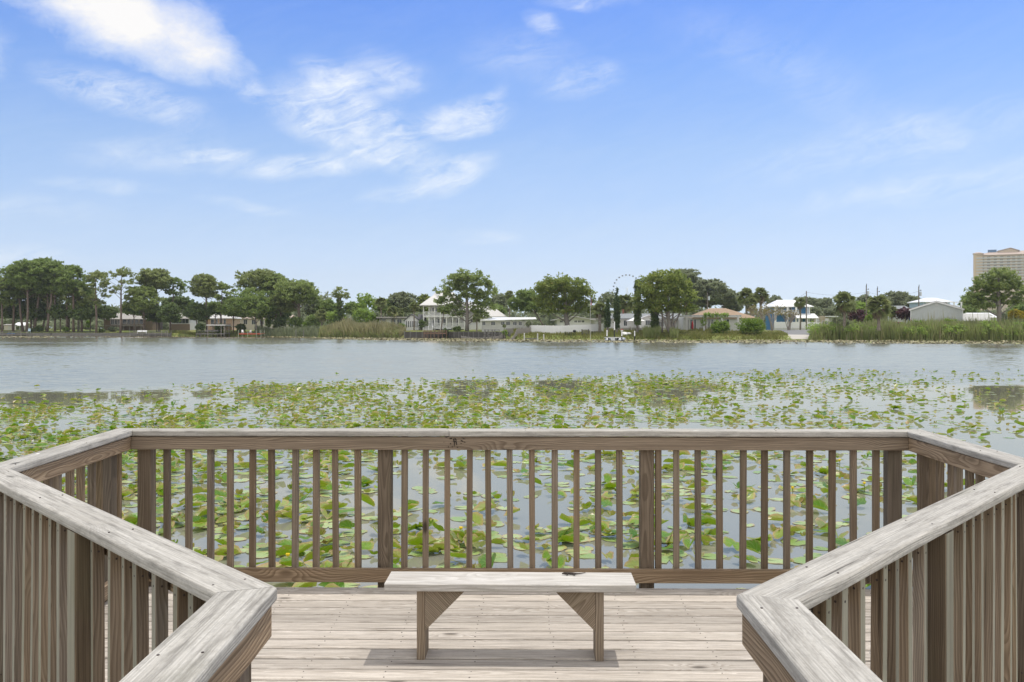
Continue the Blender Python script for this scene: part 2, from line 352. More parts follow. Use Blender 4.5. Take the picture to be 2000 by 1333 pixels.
# deck floor: planks across the view, clipped to the deck outline
def deck_floor():
    root = thing('viewing_deck', (0, 3.0, DT), 'pale weathered plank deck floor standing over the lily pond', 'deck')
    poly = [off(i, .045) for i in range(8)]
    tilt = math.atan2(PTS[4][1]-PTS[3][1], PTS[4][0]-PTS[3][0]); ct, st = math.cos(tilt), math.sin(tilt)
    loc = [(p.x*ct+p.y*st, -p.x*st+p.y*ct) for p in poly]
    def span(v):
        xs = []
        for k in range(8):
            (x0, y0), (x1, y1) = loc[k], loc[(k+1)%8]
            if (y0-v)*(y1-v) <= 0 and abs(y0-y1) > 1e-9: xs.append(x0+(x1-x0)*(v-y0)/(y1-y0))
        return (min(xs), max(xs)) if len(xs) >= 2 else None
    v = max(p[1] for p in loc)-.02; mb = MB(); bv = []; nails = MB(); vmin = min(p[1] for p in loc)+.03
    r = random.Random(5); first = True
    while v-.14 > vmin:
        w = .129+r.uniform(-.002,.002); a, b = span(v-.001), span(v-w)
        if a and b:
            z = DT+r.uniform(-.0015,.001); c = .004; tone = r.uniform(-1,1)
            o = (r.uniform(-60,60), r.uniform(-.12,.12), r.uniform(-.1,.1))
            nx = 12; c = .006; prof = [(0,-.038),(0,-c),(-c*.4,-c*.3),(-c*1.4,0),(-w/2,.0006),(-w+c*1.4,0),(-w+c*.4,-c*.3),(-w,-c),(-w,-.038)]; n = len(prof)
            ph = r.uniform(0,9); vs = []; ws = []; fs = []
            for k in range(nx+1):
                t = k/nx
                for q, h in prof:
                    f = -q/w; x0 = a[0]*(1-f)+b[0]*f; x1 = a[1]*(1-f)+b[1]*f; x = x0+(x1-x0)*t
                    yy = v+q+.0015*math.sin(x*1.7+ph)
                    vs.append((x*ct-yy*st, x*st+yy*ct-3.0, z+h-DT)); ws.append((x+o[0], q+w/2+o[1], h+o[2]))
            for k in range(nx):
                for j in range(n): fs.append((k*n+j, k*n+(j+1)%n, (k+1)*n+(j+1)%n, (k+1)*n+j))
            fs.append(tuple(range(n-1,-1,-1))); fs.append(tuple(nx*n+j for j in range(n)))
            mb.add(vs, fs, ws); bv += [tone]*len(vs)
            for jx in np.arange(-2.3, 2.31, .41):
                for q in (-.03, -w+.03):
                    xx = jx+r.uniform(-.012,.012)
                    if a[0]+.05 < xx < a[1]-.05 and r.random() < .9:
                        yy = v+q+r.uniform(-.006,.006); R0 = r.uniform(.003,.0048)
                        P = [(xx+R0*math.cos(t), yy+R0*math.sin(t)) for t in np.arange(0, 6.2, 1.05)]
                        P = [(p*ct-q2*st, p*st+q2*ct-3.0) for p, q2 in P]; nails.prism(P, z-.004-DT, z+.0012-DT)
        v -= w+r.uniform(.009,.017)
    o = mb.build('plank_floor', W_DECK, root)
    at = o.data.attributes.new('bv', 'FLOAT', 'POINT'); at.data.foreach_set('value', bv)
    nm = nails.build('nail_head', M_NAIL, root); nm['kind'] = 'stuff'
    for i in range(7):
        mb = MB(); sweep(mb, i, [(.001,DT-.285),(.040,DT-.285),(.040,DT-.042),(.001,DT-.042)], nseg=1)
        mb.v = [(a_, b_-3.0, c_-DT) for a_, b_, c_ in mb.v]; mb.build('rim_joist', W_FRAME, root)
    for px, py in ((-2.2,5.6),(0,5.6),(2.25,5.55),(-2.1,4.4),(2.15,4.5),(-.45,2.3),(.42,2.3),(-.45,.3),(.42,.3)):
        MB().tube([(px,py-3.0,-DT-1.2),(px,py-3.0,-.29)],[.11,.105],10).build('pile', W_FRAME, root)
    return root
deck_floor()

# bench
def bench():
    Yf = 4.57; root = thing('wooden_bench', (-.008, Yf+.12, DT), 'small backless wooden bench with braced plank legs standing on the deck', 'bench', R(-1.2))
    hw = .632
    mb = MB(); mb.box(-hw, hw, -.12, .12, .355, .393, axis=0, ch=.004); seat = mb.build('seat', W_SEAT, root)
    for sx in (-1, 1):
        x = sx*.452
        m_ = MB(); m_.box(x-.021, x+.021, -.085, .085, 0, .3545, axis=2, ch=.003); m_.build('leg', W_LEG, root)
        xi = x-sx*.0215
        tri = [(xi, .354), (xi-sx*.205, .354), (xi-sx*.185, .333), (xi, .148)]
        m_ = MB(); m_.prism(tri, -.088, -.048, axis='y')
        m_.w = [((a*.7*sx+c*.7)+3.3, (a*.7*sx-c*.7), b) for a, b, c in m_.v]; m_.build('brace', W_LEG, root)
        m_ = MB(); m_.prism(tri, .045, .083, axis='y')
        m_.w = [((a*.7*sx+c*.7)+7.3, (a*.7*sx-c*.7), b) for a, b, c in m_.v]; m_.build('brace', W_LEG, root)
    return root
BENCH = bench()

# lizard basking on the seat: one skinned body
def lizard():
    me = bpy.data.meshes.new('lizard')
    J = [((0,0,.007),.006),((-.016,.001,.008),.0045),((-.026,-.001,.008),.0062),((-.040,-.004,.006),.0022),   # trunk, neck, head, snout
         ((.018,.002,.006),.0045),((.034,.008,.005),.003),((.052,.022,.004),.0018),((.068,.042,.003),.0008),
         ((-.012,-.011,.005),.0018),((-.018,-.017,.001),.0013),((-.010,.011,.005),.0018),((-.014,.018,.001),.0013),
         ((.014,-.010,.005),.0019),((.021,-.016,.001),.0013),((.012,.012,.005),.0019),((.018,.018,.001),.0013)]
    E = [(0,1),(1,2),(2,3),(0,4),(4,5),(5,6),(6,7),(1,8),(8,9),(1,10),(10,11),(4,12),(12,13),(4,14),(14,15)]
    me.from_pydata([j[0] for j in J], E, [])
    o = link('lizard', me, None, (.305, 4.745, DT+.3935), R(-6)); o.scale = (1.15,1.15,1.15)
    sk = o.modifiers.new('Skin', 'SKIN'); sb = o.modifiers.new('Sub', 'SUBSURF'); sb.levels = 1; sb.render_levels = 2
    for v, (_, r) in zip(me.skin_vertices[0].data, J): v.radius = (r, r)
    me.skin_vertices[0].data[0].use_root = True
    me.materials.append(plain('dark_lizard_skin', (.045,.035,.028), .6))
    tag(o, 'tiny dark brown lizard basking on the pale bench seat', 'lizard')
lizard()
# ------------------------------------------------------------------ land and water
SHORE = [(-900,300),(-300,295),(0,289),(330,289),(400,285),(500,281),(620,257),(700,243),(780,231),(860,229),(990,214),(1010,204),(1100,201),(1300,197),(1400,193),(1540,199),(1600,195),(2000,186),(2400,184),(3200,180)]
def interp(tab, u):
    if u <= tab[0][0]: return tab[0][1]
    for (a, p), (b, q) in zip(tab, tab[1:]):
        if u <= b: return p+(q-p)*(u-a)/(b-a)
    return tab[-1][1]
def shoreY(px): return interp(SHORE, px)
INLAND = [(-300,1.9),(480,1.95),(700,2.25),(1400,2.3),(1480,2.05),(1620,2.0),(1720,2.2),(2300,2.2)]
WALLED = [(-900,1.0),(350,1.0),(390,0.0),(785,0.0),(795,1.75),(985,1.5),(1000,0.0),(3000,0.0)]
def ground(x, y):
    px = 1000+F*x/max(y, 50); d = y-shoreY(px)
    if d <= 0: return max(-2.5, -.35+d*.15)
    top = interp(INLAND, px); w = interp(WALLED, px)
    soft = -.1+1.0*min(1, d/2.5)+(top-.9)*min(1, max(0, d-2.5)/22)
    if w > .05: return max(w-.02+(top-w)*min(1, d/25), 0)
    return min(top, soft)+.05*math.sin(x*.31)*math.sin(y*.27)*min(1,d/10)
def gz(px, Y): return ground(X_(px, Y), Y)

def mat_grass():
    m, t = newmat('lawn_grass'); co = t.n('ShaderNodeTexCoord').outputs['Object']
    n1 = t.noise(co, .05, 4, .6); n2 = t.noise(co, .9, 4, .7); n3 = t.noise(co, 7, 2)
    c = t.mix(t.mr(n1, .38, .62), (.17,.225,.05), (.23,.24,.075))
    c = t.mix(t.mr(n2, .4, .75, 0, .8), c, (.10,.145,.035)); c = t.mix(t.mr(n2, .6, .3, 0, .35), c, (.30,.255,.14))
    return finish(m, t, c, .95, t.m('ADD', n2, n3), .8, .15, .1)
M_GRASS = mat_grass()
def land():
    us = list(range(-900, 3201, 12)); ds = [-14,-6,-2,-.6,0,.35,1,2.5,5,9,14,20,28,40,60,90,140,240,420,800,1500]
    vs = []; fs = []
    for u in us:
        for d in ds:
            Y = shoreY(u)+d; k = Y/F; x = (u-1000)*k; vs.append((x, Y, ground(x, Y) if d < 400 else 2.0))
    n = len(ds)
    for i in range(len(us)-1):
        for j in range(n-1): fs.append((i*n+j, (i+1)*n+j, (i+1)*n+j+1, i*n+j+1))
    mb = MB(); mb.add(vs, fs); o = mb.build('grassy_bank', M_GRASS, smooth=True); tag(o, kind='structure')
land()

def mat_water():
    m, t = newmat('lake_water'); g = t.n('ShaderNodeNewGeometry').outputs['Position']
    x, y, z = t.sep(g)
    edge = t.noise(t.vm('MULTIPLY', g, (.06, .05, 1)), 1.0, 3.0, .6)
    yy = t.m('ADD', t.m('ADD', y, t.m('MULTIPLY', edge, 14.0)), t.m('ADD', t.m('MULTIPLY', t.m('MINIMUM', x, 0.0), -.45), t.m('MULTIPLY', t.m('MAXIMUM', x, 0.0), .22)))
    open_ = t.m('MULTIPLY', t.mr(yy, 49, 60, 0, 1, True), t.mr(t.m('ADD', y, t.m('MULTIPLY', x, .52)), 222, 185, 0, 1, True))
    gust = t.noise(t.vm('MULTIPLY', g, (.018, .05, 1)), 1.0, 4.0, .6)
    amp = t.m('ADD', .0035, t.m('MULTIPLY', open_, t.mr(gust,   .3, .7, .10, .17)))
    n1 = t.noise(t.vm('MULTIPLY', g, (3.2, 6.5, 1)), 1.0, 3.0, .6, out=1)
    n2 = t.noise(t.vm('MULTIPLY', g, (1.1, 2.1, 1)), 1.0, 2.0, .5, out=1)
    d = t.vm('SUBTRACT', t.vm('ADD', t.vm('SCALE', n1, None), n2), (1, 1, 1))
    dx, dy, _ = t.sep(d)
    lean = t.m('MULTIPLY', open_, t.mr(gust, .3, .7, -.045, -.075))        # wind ripples: the faces seen from the deck lean this way
    v = t.xyz(t.m('MULTIPLY', dx, t.m('MULTIPLY', amp, .6)), t.m('ADD', t.m('MULTIPLY', dy, amp), lean), 0.0)
    nrm = t.vm('NORMALIZE', t.vm('ADD', v, (0, 0, 1)))
    mur = t.noise(t.vm('MULTIPLY', g, (.4, .3, 1)), 1.0, 3.0)
    df = t.n('ShaderNodeBsdfDiffuse', None, Color=t.mix(mur, (.20,.20,.165), (.23,.225,.185)))
    gl = t.n('ShaderNodeBsdfGlossy', None, Roughness=.02, Color=(1.0,.905,.745,1), Normal=nrm)
    fr = t.n('ShaderNodeFresnel', None, IOR=1.78, Normal=nrm)
    mx = t.n('ShaderNodeMixShader', None, Fac=fr.outputs[0]); t.L.new(df.outputs[0], mx.inputs[1]); t.L.new(gl.outputs[0], mx.inputs[2])
    o = t.n('ShaderNodeOutputMaterial'); t.L.new(mx.outputs[0], o.inputs[0]); return m
M_WATER = mat_water()
for nd in M_WATER.node_tree.nodes:
    if nd.type == 'VECT_MATH' and nd.operation == 'SCALE': nd.inputs['Scale'].default_value = 1.0
wm = MB(); wm.add([(-900,-60,0),(900,-60,0),(900,330,0),(-900,330,0)], [(0,1,2,3)]); tag(wm.build('lake_water', M_WATER, fix=False), kind='structure')

# ------------------------------------------------------------------ lily pads
def mat_pad():
    m, t = newmat('lily_pad_leaf')
    a = t.n('ShaderNodeAttribute', {'attribute_name': 'rnd'}).outputs['Fac']
    e = t.n('ShaderNodeAttribute', {'attribute_name': 'edge'}).outputs['Fac']
    k = t.n('ShaderNodeAttribute', {'attribute_name': 'age'}).outputs['Fac']
    r = t.m('FRACT', t.m('ADD', a, t.n('ShaderNodeObjectInfo').outputs['Random']))
    co = t.n('ShaderNodeTexCoord').outputs['Object']; n1 = t.noise(t.vm('ADD', co, t.xyz(t.m('MULTIPLY', r, 50), 0.0, 0.0)), 7, 4, .65); n2 = t.noise(co, 30, 3, .7)
    ramp = t.n('ShaderNodeValToRGB', None, Fac=r); cr = ramp.color_ramp
    cr.elements[0].position = 0; cr.elements[0].color = (.05,.155,.0,1); cr.elements[1].position = 1; cr.elements[1].color = (.34,.38,.12,1)
    for pos, c in ((.3,(.10,.245,.0,1)),(.55,(.17,.31,.002,1)),(.8,(.245,.33,.02,1))):
        el = cr.elements.new(pos); el.color = c
    flat = t.mix(r, (.21,.32,.07), (.41,.50,.21))
    c = t.mix(t.mr(k, -.6, -.4, 1, 0), ramp.outputs[0], flat)         # age -.5.. flat, 0 fresh, 1 dried
    c = t.mix(t.mr(n1, .5, .8, 0, .3), c, (.20,.21,.03))
    c = t.mix(t.mr(n2, .66, .72, 0, .6), c, (.16,.11,.04))
    vn = t.n('ShaderNodeAttribute', {'attribute_name': 'vein'}).outputs['Fac']
    c = t.mix(t.m('MULTIPLY', t.mr(vn, .82, 1.0), .5), c, (.34,.40,.16))
    dry = t.m('ADD', t.m('MULTIPLY', t.mr(e, .66, 1.0), t.mr(t.m('ADD', n1, t.m('MULTIPLY', r, .3)), .48, .72)), t.m('MULTIPLY', t.mr(k, .25, .9), t.mr(n1, .25, .55)), clamp=True)
    c = t.mix(dry, c, t.mix(n2, (.30,.18,.07), (.56,.40,.22)))
    bf = t.n('ShaderNodeNewGeometry').outputs['Backfacing']
    c = t.mix(t.m('MULTIPLY', bf, .35), c, (.22,.27,.02))
    p = t.n('ShaderNodeBsdfPrincipled', None, Roughness=.32); t.set(p.inputs['Base Color'], c); p.inputs['Specular IOR Level'].default_value = .45
    b = t.n('ShaderNodeBump', None, Strength=.6, Distance=.014, Height=t.m('ADD', n1, t.m('MULTIPLY', vn, .25))); t.set(p.inputs['Normal'], b)
    tr = t.n('ShaderNodeBsdfTranslucent'); t.set(tr.inputs['Color'], t.mix(.5, c, (.30,.46,.0)))
    mx = t.n('ShaderNodeMixShader', None, Fac=t.mr(k, -.6, -.4, .06, .32)); t.L.new(p.outputs[0], mx.inputs[1]); t.L.new(tr.outputs[0], mx.inputs[2])
    o = t.n('ShaderNodeOutputMaterial'); t.L.new(mx.outputs[0], o.inputs[0]); return m
M_PAD = mat_pad()
def pad_shape(kind, r, na=15, nr=3):
    """unit-size notched leaf; kind flat / raised / folded / curled; returns verts, faces, edge, centre height in leaf radii"""
    vs = [(0.0, 0.0, 0.0)]; fs = []; ed = [0.0]
    notch = .32 if kind != 'flat' else .22; ph = r.uniform(0, 6); wv = r.uniform(.03, .10); fold = r.uniform(.35, .95); el = r.uniform(1.05, 1.3)
    ph2 = r.uniform(0, 6); curl = r.uniform(.5, 1.1)
    for j in range(1, nr+1):
        q = j/nr
        for i in range(na):
            a = -math.pi+notch*q**.3+(2*math.pi-2*notch*q**.3)*i/(na-1)
            lob = 1+.10*math.cos(a)*0+.06*math.sin(3*a+ph)+.04*math.sin(7*a+ph2)
            if abs(abs(a)-math.pi) < .7: lob *= 1.08
            x = q*lob*math.cos(a)*el; y = q*lob*math.sin(a)
            if kind == 'flat': z = .018*math.sin(5*a+ph)*q*q
            elif kind == 'raised': z = .10*q*q+wv*1.6*math.sin(3*a+ph)*q+.06*math.sin(6*a+ph2)*q*q
            elif kind == 'folded':
                z = fold*abs(y)**1.25*.9+.05*math.sin(5*a+ph)*q; y *= 1-.32*fold
            else:
                th = q*2.2*curl; z = .62*(1-math.cos(th))*.75+.12*math.sin(4*a+ph)*q; s = math.sin(min(th,2.4))/max(th,1e-3)
                x *= .35+.65*s; y *= .35+.65*s*(.8+.3*math.sin(a*2+ph))
            vs.append((x, y, z)); ed.append(q)
    for i in range(na-1): fs.append((0, 1+i, 2+i))
    for j in range(nr-1):
        for i in range(na-1):
            a = 1+j*na+i; fs.append((a, a+na, a+na+1, a+1))
    return np.array(vs), fs, ed
def rotm(tx, ty, rz):
    return np.array((Matrix.Rotation(rz, 3, 'Z') @ Matrix.Rotation(ty, 3, 'Y') @ Matrix.Rotation(tx, 3, 'X')))
PADKINDS = [('flat',.0),('raised',0),('folded',0),('curled',0)]
pr = random.Random(11)
COVT = [(9,(.6,.6,.64,.64,.46,.36,.3,.25,.2)),(11,(.66,.66,.72,.68,.5,.38,.29,.24,.2)),(14,(.74,.74,.82,.74,.54,.38,.27,.2,.17)),(18,(.78,.78,.82,.74,.56,.42,.26,.17,.13)),
        (24,(.7,.7,.7,.6,.46,.4,.32,.13,.08)),(29,(.42,.4,.28,.48,.42,.38,.29,.12,.07)),(32,(.12,.12,.08,.46,.42,.38,.27,.11,.06)),(36,(0,0,.10,.46,.42,.42,.26,.1,.06)),(40,(0,0,.03,.4,.42,.44,.25,.1,.05)),(43,(0,0,0,.12,.3,.42,.25,.1,.05)),(46,(0,0,0,0,.03,.32,.25,.1,.05)),(51,(0,0,0,0,0,.02,.22,.08,.02)),(55,(0,0,0,0,0,0,.07,.02,0)),(58,(0,)*9)]
COVX = (-300,0,300,600,900,1200,1500,1800,2300)
def cover(px, Y):
    if Y < 7 or Y >= 59: return 0
    rows = [interp(list(zip(COVX, r)), px) for _, r in COVT]
    return interp(list(zip([r[0] for r in COVT], rows)), Y)
def vnoise(x, y, s):
    x *= s; y *= s; xi, yi = math.floor(x), math.floor(y); fx, fy = x-xi, y-yi; fx = fx*fx*(3-2*fx); fy = fy*fy*(3-2*fy)
    h = lambda a, b: (math.sin(a*127.1+b*311.7)*43758.5453) % 1.0
    return (h(xi,yi)*(1-fx)+h(xi+1,yi)*fx)*(1-fy)+(h(xi,yi+1)*(1-fx)+h(xi+1,yi+1)*fx)*fy
def scatter_pads():
    pads = []; Y = 7.6
    while Y < 58:
        dy = .25+Y*.006; x0, x1 = X_(-350, Y), X_(2350, Y)
        n_try = int((x1-x0)*dy/.028)
        for _ in range(n_try):
            x = pr.uniform(x0, x1); y = Y+pr.uniform(0, dy); px = 1000+F*x/y
            c = cover(px, y)
            if c <= 0: continue
            cl = .55*vnoise(x, y, .55)+.45*vnoise(x+40, y*1.4, 1.7)
            p = c*max(0.0, min(2.2, .25+(cl-.32)*3.4))*.86
            if pr.random() < p: pads.append((x, y, px))
        Y += dy
    return pads
def pad_instance(x, y):
    q = pr.random(); kind = 'flat' if q < .40 else 'raised' if q < .58 else 'folded' if q < .78 else 'curled'
    s = {'flat': pr.uniform(.085,.155), 'raised': pr.uniform(.08,.135), 'folded': pr.uniform(.08,.145), 'curled': pr.uniform(.05,.105)}[kind]
    tx, ty = {'flat': (0,0), 'raised': (pr.gauss(0,.14), pr.gauss(0,.16)), 'folded': (pr.gauss(0,.2), pr.gauss(0,.2)), 'curled': (pr.gauss(0,.3), pr.gauss(0,.26))}[kind]
    z = {'flat': .005+.004*pr.random(), 'raised': pr.uniform(.03,.085), 'folded': pr.uniform(.02,.08), 'curled': pr.uniform(.02,.06)}[kind]
    if y > 18: s *= .88; z *= .7
    age = {'flat': -1.0, 'raised': pr.choice((0,0,.15,.4)), 'folded': pr.choice((0,0,.15,.5)), 'curled': pr.choice((.5,.8,1.0,.2))}[kind]
    if kind != 'flat': z = max(z, s*(abs(tx)+abs(ty))*.75+.008)
    return kind, s, tx, ty, pr.uniform(0, 6.283), z, age
NV = 6
HI = {k: [pad_shape(k, random.Random(i*7+len(k)), 17, 4) for i in range(NV)] for k, _ in PADKINDS}
LO = {k: [pad_shape(k, random.Random(i*7+len(k)), 9, 2) for i in range(NV)] for k, _ in PADKINDS}
def pad_mesh(name, vs, fs, ed, rnd, age):
    me = bpy.data.meshes.new(name); me.from_pydata([tuple(v) for v in vs], [], fs); me.materials.append(M_PAD)
    for nm, val in (('edge', [e if e >= 0 else 0 for e in ed]), ('rnd', rnd), ('age', age), ('vein', [0.5]+[float(i % 2) for i in range(len(ed)-1)])):
        a = me.attributes.new(nm, 'FLOAT', 'POINT'); a.data.foreach_set('value', np.array(val, dtype=np.float32))
    me.shade_smooth(); return me
PADLAB = {'flat': ('pale green lily pad lying flat on the water close behind the deck railing', 'flat lily pads close behind the deck'),
          'raised': ('bright green wavy lily leaf lifted just off the water close behind the deck railing', 'wavy lifted lily leaves close behind the deck'),
          'folded': ('green lily leaf folded into a trough close behind the deck railing', 'folded lily leaves close behind the deck'),
          'curled': ('small brown-edged lily leaf curled into a cup close behind the deck railing', 'curled drying lily leaves close behind the deck')}
def make_pads():
    allp = scatter_pads()
    near = sorted([p for p in allp if -20 < p[2] < 2020 and 9.0 < p[1] and not (p[2] < 430+max(0,(p[1]-9))*-30) and not (p[2] > 1590+max(0,(p[1]-9))*40)], key=lambda p: p[1])[:300]
    ids = {id(p) for p in near}
    VS = []; FS = []; ED = []; RN = []; AG = []; nb = 0
    cache = {}
    for p in allp:
        x, y, px = p
        if abs(x) < 2.75 and y < 6.3: continue
        kind, s, tx, ty, rz, z, age = pad_instance(x, y); vi = pr.randrange(NV)
        if id(p) in ids:
            key = (kind, vi, age)
            if key not in cache:
                v, f, e = HI[kind][vi]; cache[key] = pad_mesh('lily_pad', v, f, e, [pr.random()]*len(v), [age]*len(v))
            o = link('lily_pad', cache[key], None, (x, y, z)); o.scale = (s, s, s)
            o.rotation_euler = (tx, ty, rz); o.rotation_euler = Matrix(rotm(tx, ty, rz).tolist()).to_euler()
            tag(o, PADLAB[kind][0], 'lily pad', PADLAB[kind][1])
        else:
            v, f, e = (HI if y < 16 else LO)[kind][vi]
            w = (v @ rotm(tx, ty, rz).T)*s+np.array((x, y, z))
            VS.append(w); FS += [tuple(i+nb for i in q) for q in f]; ED += e; RN += [pr.random()]*len(v); AG += [age]*len(v); nb += len(v)
    me = pad_mesh('lily_pad_field', np.vstack(VS), FS, ED, RN, AG)
    tag(link('lily_pad_field', me), 'wide field of green and browning lily pads spreading out across the pond', 'lily pads', kind='stuff')
    print('PADS', len(allp), len(near))
make_pads()

M_YEL = plain('yellow_petal', (.72,.52,.02), .5, .08, 30); M_STEM = plain('green_stem', (.12,.17,.03), .6, .1, 8); M_WHT = plain('white_petal', (.8,.8,.76), .5, .03, 20)
def bud(px, py, label, h=.10):
    Y = HC*F/(py-HOR); Y = (HC-h)*F/(py-HOR); x = X_(px, Y)
    r = thing('pond_lily_bud', (x, Y, 0), label, 'flower', 0, 'yellow pond lily buds')
    MB().tube([(0,0,-.05),(.004,.003,h*.5),(0,0,h-.012)], [.006,.005,.006], 6).build('stem', M_STEM, r)
    b = MB(); b.ball((0,0,h), .021, 10, 6, (1,1,.85))
    for k in range(5):
        a = 6.283*k/5; b.ball((.014*math.cos(a), .014*math.sin(a), h+.006), .012, 6, 4, (1,1,1.25))
    b.build('petals', M_YEL, r, smooth=True)
bud(562,1084,'yellow lily bud on a short stem seen between balusters left of the bench',.09)
bud(900,1032,'yellow lily bud standing in open water behind the middle of the back railing',.08)
bud(1548,953,'tall yellow lily bud standing between balusters near the right end of the railing',.2)
bud(1640,899,'yellow lily bud just under the top rail near the right corner post',.16)
bud(1688,944,'yellow lily bud on a thick stem beside the right corner post',.15)
bud(1662,822,'yellow lily bud beyond the railing on the right in sparse pads',.12)
def white_lily(px, py, label):
    Y = HC*F/(py-HOR); r = thing('water_lily', (X_(px, Y), Y, .01), label, 'flower', 0, 'white water lilies')
    b = MB(); q = random.Random(px)
    for ring, (n, tilt, L) in enumerate(((8,.35,.11),(7,.75,.1),(6,1.1,.08))):
        for k in range(n):
            a = 6.283*(k+ring*.5)/n; ct, st = math.cos(tilt), math.sin(tilt)
            P = [(0,0,0),(L*.55*ct,.022,L*.55*st),(L*ct,0,L*st+.01),(L*.55*ct,-.022,L*.55*st),(L*.5*ct,0,L*.5*st-.012)]
            V = [(x*math.cos(a)-y*math.sin(a), x*math.sin(a)+y*math.cos(a), z) for x, y, z in P]
            b.add(V, [(0,1,2),(0,2,3),(0,4,1),(1,4,2),(2,4,3),(3,4,0)])
    b.build('petals', M_WHT, r)
    c = MB(); c.ball((0,0,.035), .022, 8, 5); c.build('stamens', M_YEL, r)
white_lily(52,833,'white water lily open among the pads far left, the farther one')
white_lily(61,867,'white water lily open among the pads just above the left railing cap')

# pads along the far shore, too many and too far to count
def shore_pads():
    r = np.random.default_rng(4); V = []; rn = []
    outer = [(-300,265),(0,240),(90,233),(100,262),(330,270),(420,268),(480,276),(560,258),(620,222),(720,190),(860,176),(1000,166),(1200,158),(1500,148),(1800,146),(2050,141),(2400,140)]
    dens = [(-300,.5),(90,.5),(110,.1),(480,.12),(560,.5),(640,.9),(1000,.95),(1500,.9),(2000,.8)]
    n = 0
    for _ in range(80000):
        px = r.uniform(-200, 2300); a, b = interp(outer, px), shoreY(px)
        Y = a+(b-a)*r.random(); x = X_(px, Y)
        cl = vnoise(x, Y*.6, .12)*.6+vnoise(x+9, Y, .5)*.4
        edge = min(1, (Y-a)/6+.15)
        if r.random() > interp(dens, px)*edge*max(0, min(1.5, (cl-.2)*2.6)): continue
        s = r.uniform(.13,.28); t = r.uniform(0, 6.28); z = r.choice([.01,.01,.02,.07])
        k = np.array([(1,0,0),(0,1,0),(-1,0,0),(0,-.8,0)])*s
        k = k @ np.array([[math.cos(t),math.sin(t),0],[-math.sin(t),math.cos(t),0],[0,0,1]])
        tl = r.normal(0, .22, 2)*(1 if z > .05 else 0); k[:,2] += k[:,0]*tl[0]+k[:,1]*tl[1]
        V.append(k+np.array((x, Y, z+.02))); rn.append(r.random())
    m, t = newmat('distant_pad'); a = t.n('ShaderNodeAttribute', {'attribute_name': 'rnd'}).outputs['Fac']
    ra = t.n('ShaderNodeValToRGB', None, Fac=a); cr = ra.color_ramp; cr.elements[0].color = (.19,.175,.09,1); cr.elements[1].color = (.30,.265,.17,1)
    for p, c in ((.35,(.30,.26,.16,1)),(.6,(.22,.24,.085,1)),(.75,(.33,.30,.18,1))): cr.elements.new(p).color = c
    finish(m, t, ra.outputs[0], .7)
    tag(link('shoreline_lily_pads', quads('shoreline_lily_pads', m, np.array(V), np.array(rn))), 'brownish band of lily pads lining the far shore', 'lily pads', kind='stuff')
shore_pads()
# ------------------------------------------------------------------ vegetation
def mat_leaf(name, a, b, trans=.25, c=None, rough=.6):
    trans = min(.5, trans+.13)
    m, t = newmat(name); r = t.n('ShaderNodeAttribute', {'attribute_name': 'rnd'}).outputs['Fac']
    co = t.n('ShaderNodeTexCoord').outputs['Object']; n1 = t.noise(co, .35, 3, .6)
    f = t.m('ADD', t.m('MULTIPLY', r, .65), t.m('MULTIPLY', t.mr(n1, .3, .7), .35))
    col = t.mix(f, a, b)
    if c: col = t.mix(t.mr(r, .86, .97), col, c)
    p = t.n('ShaderNodeBsdfPrincipled', None, Roughness=rough); t.set(p.inputs['Base Color'], col); p.inputs['Specular IOR Level'].default_value = .25
    tr = t.n('ShaderNodeBsdfTranslucent'); t.set(tr.inputs['Color'], t.mix(.4, col, tuple(1.5*x for x in b)))
    mx = t.n('ShaderNodeMixShader', None, Fac=trans); t.L.new(p.outputs[0], mx.inputs[1]); t.L.new(tr.outputs[0], mx.inputs[2])
    o = t.n('ShaderNodeOutputMaterial'); t.L.new(mx.outputs[0], o.inputs[0]); return m
L_PINE = mat_leaf('pine_needles', (0.115,0.178,0.048), (0.299,0.356,0.115), .3)
L_PINE2 = mat_leaf('pale_pine_needles', (.125,.17,.055), (.30,.34,.125), .25)
L_OAK = mat_leaf('oak_leaves', (0.094,0.162,0.041), (0.256,0.324,0.098), .3)
L_DARK = mat_leaf('dark_evergreen_leaves', (.07,.115,.035), (.17,.225,.075), .25)
L_YEL = mat_leaf('yellowish_magnolia_leaves', (0.082,0.140,0.030), (0.29,0.335,0.085), .3, (.33,.27,.10))
L_LITE = mat_leaf('light_green_leaves', (0.142,0.241,0.043), (0.327,0.426,0.099), .35)
L_BRI = mat_leaf('bright_shrub_leaves', (.085,.165,.018), (.215,.30,.045), .35)
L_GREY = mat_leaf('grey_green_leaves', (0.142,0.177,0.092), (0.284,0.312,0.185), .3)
L_PURP = mat_leaf('purple_leaves', (0.050,0.026,0.031), (0.142,0.071,0.078), .2)
L_GOLD = mat_leaf('golden_leaves', (0.241,0.241,0.028), (0.596,0.469,0.043), .3)
L_CYP = mat_leaf('cypress_leaves', (0.043,0.078,0.028), (0.106,0.156,0.057), .15)
L_PALM = mat_leaf('palm_fronds', (0.106,0.149,0.043), (0.284,0.312,0.128), .3, (.30,.25,.15))
L_CREPE = mat_leaf('sparse_olive_leaves', (.15,.14,.055), (.27,.235,.11), .3)
L_REED = mat_leaf('reed_blades', (.17,.235,.06), (.34,.36,.15), .45, (.42,.36,.22))
L_STRAW = mat_leaf('straw_reed_blades', (.20,.22,.085), (.40,.36,.20), .4, (.48,.41,.28))
B_PINE = plain('pine_bark', (.16,.125,.10), .95, .3, 1.2); B_GREY = plain('grey_bark', (.23,.205,.18), .95, .25, 1.2); B_DARK = plain('dark_bark', (.10,.085,.07), .95, .3, 1.2)
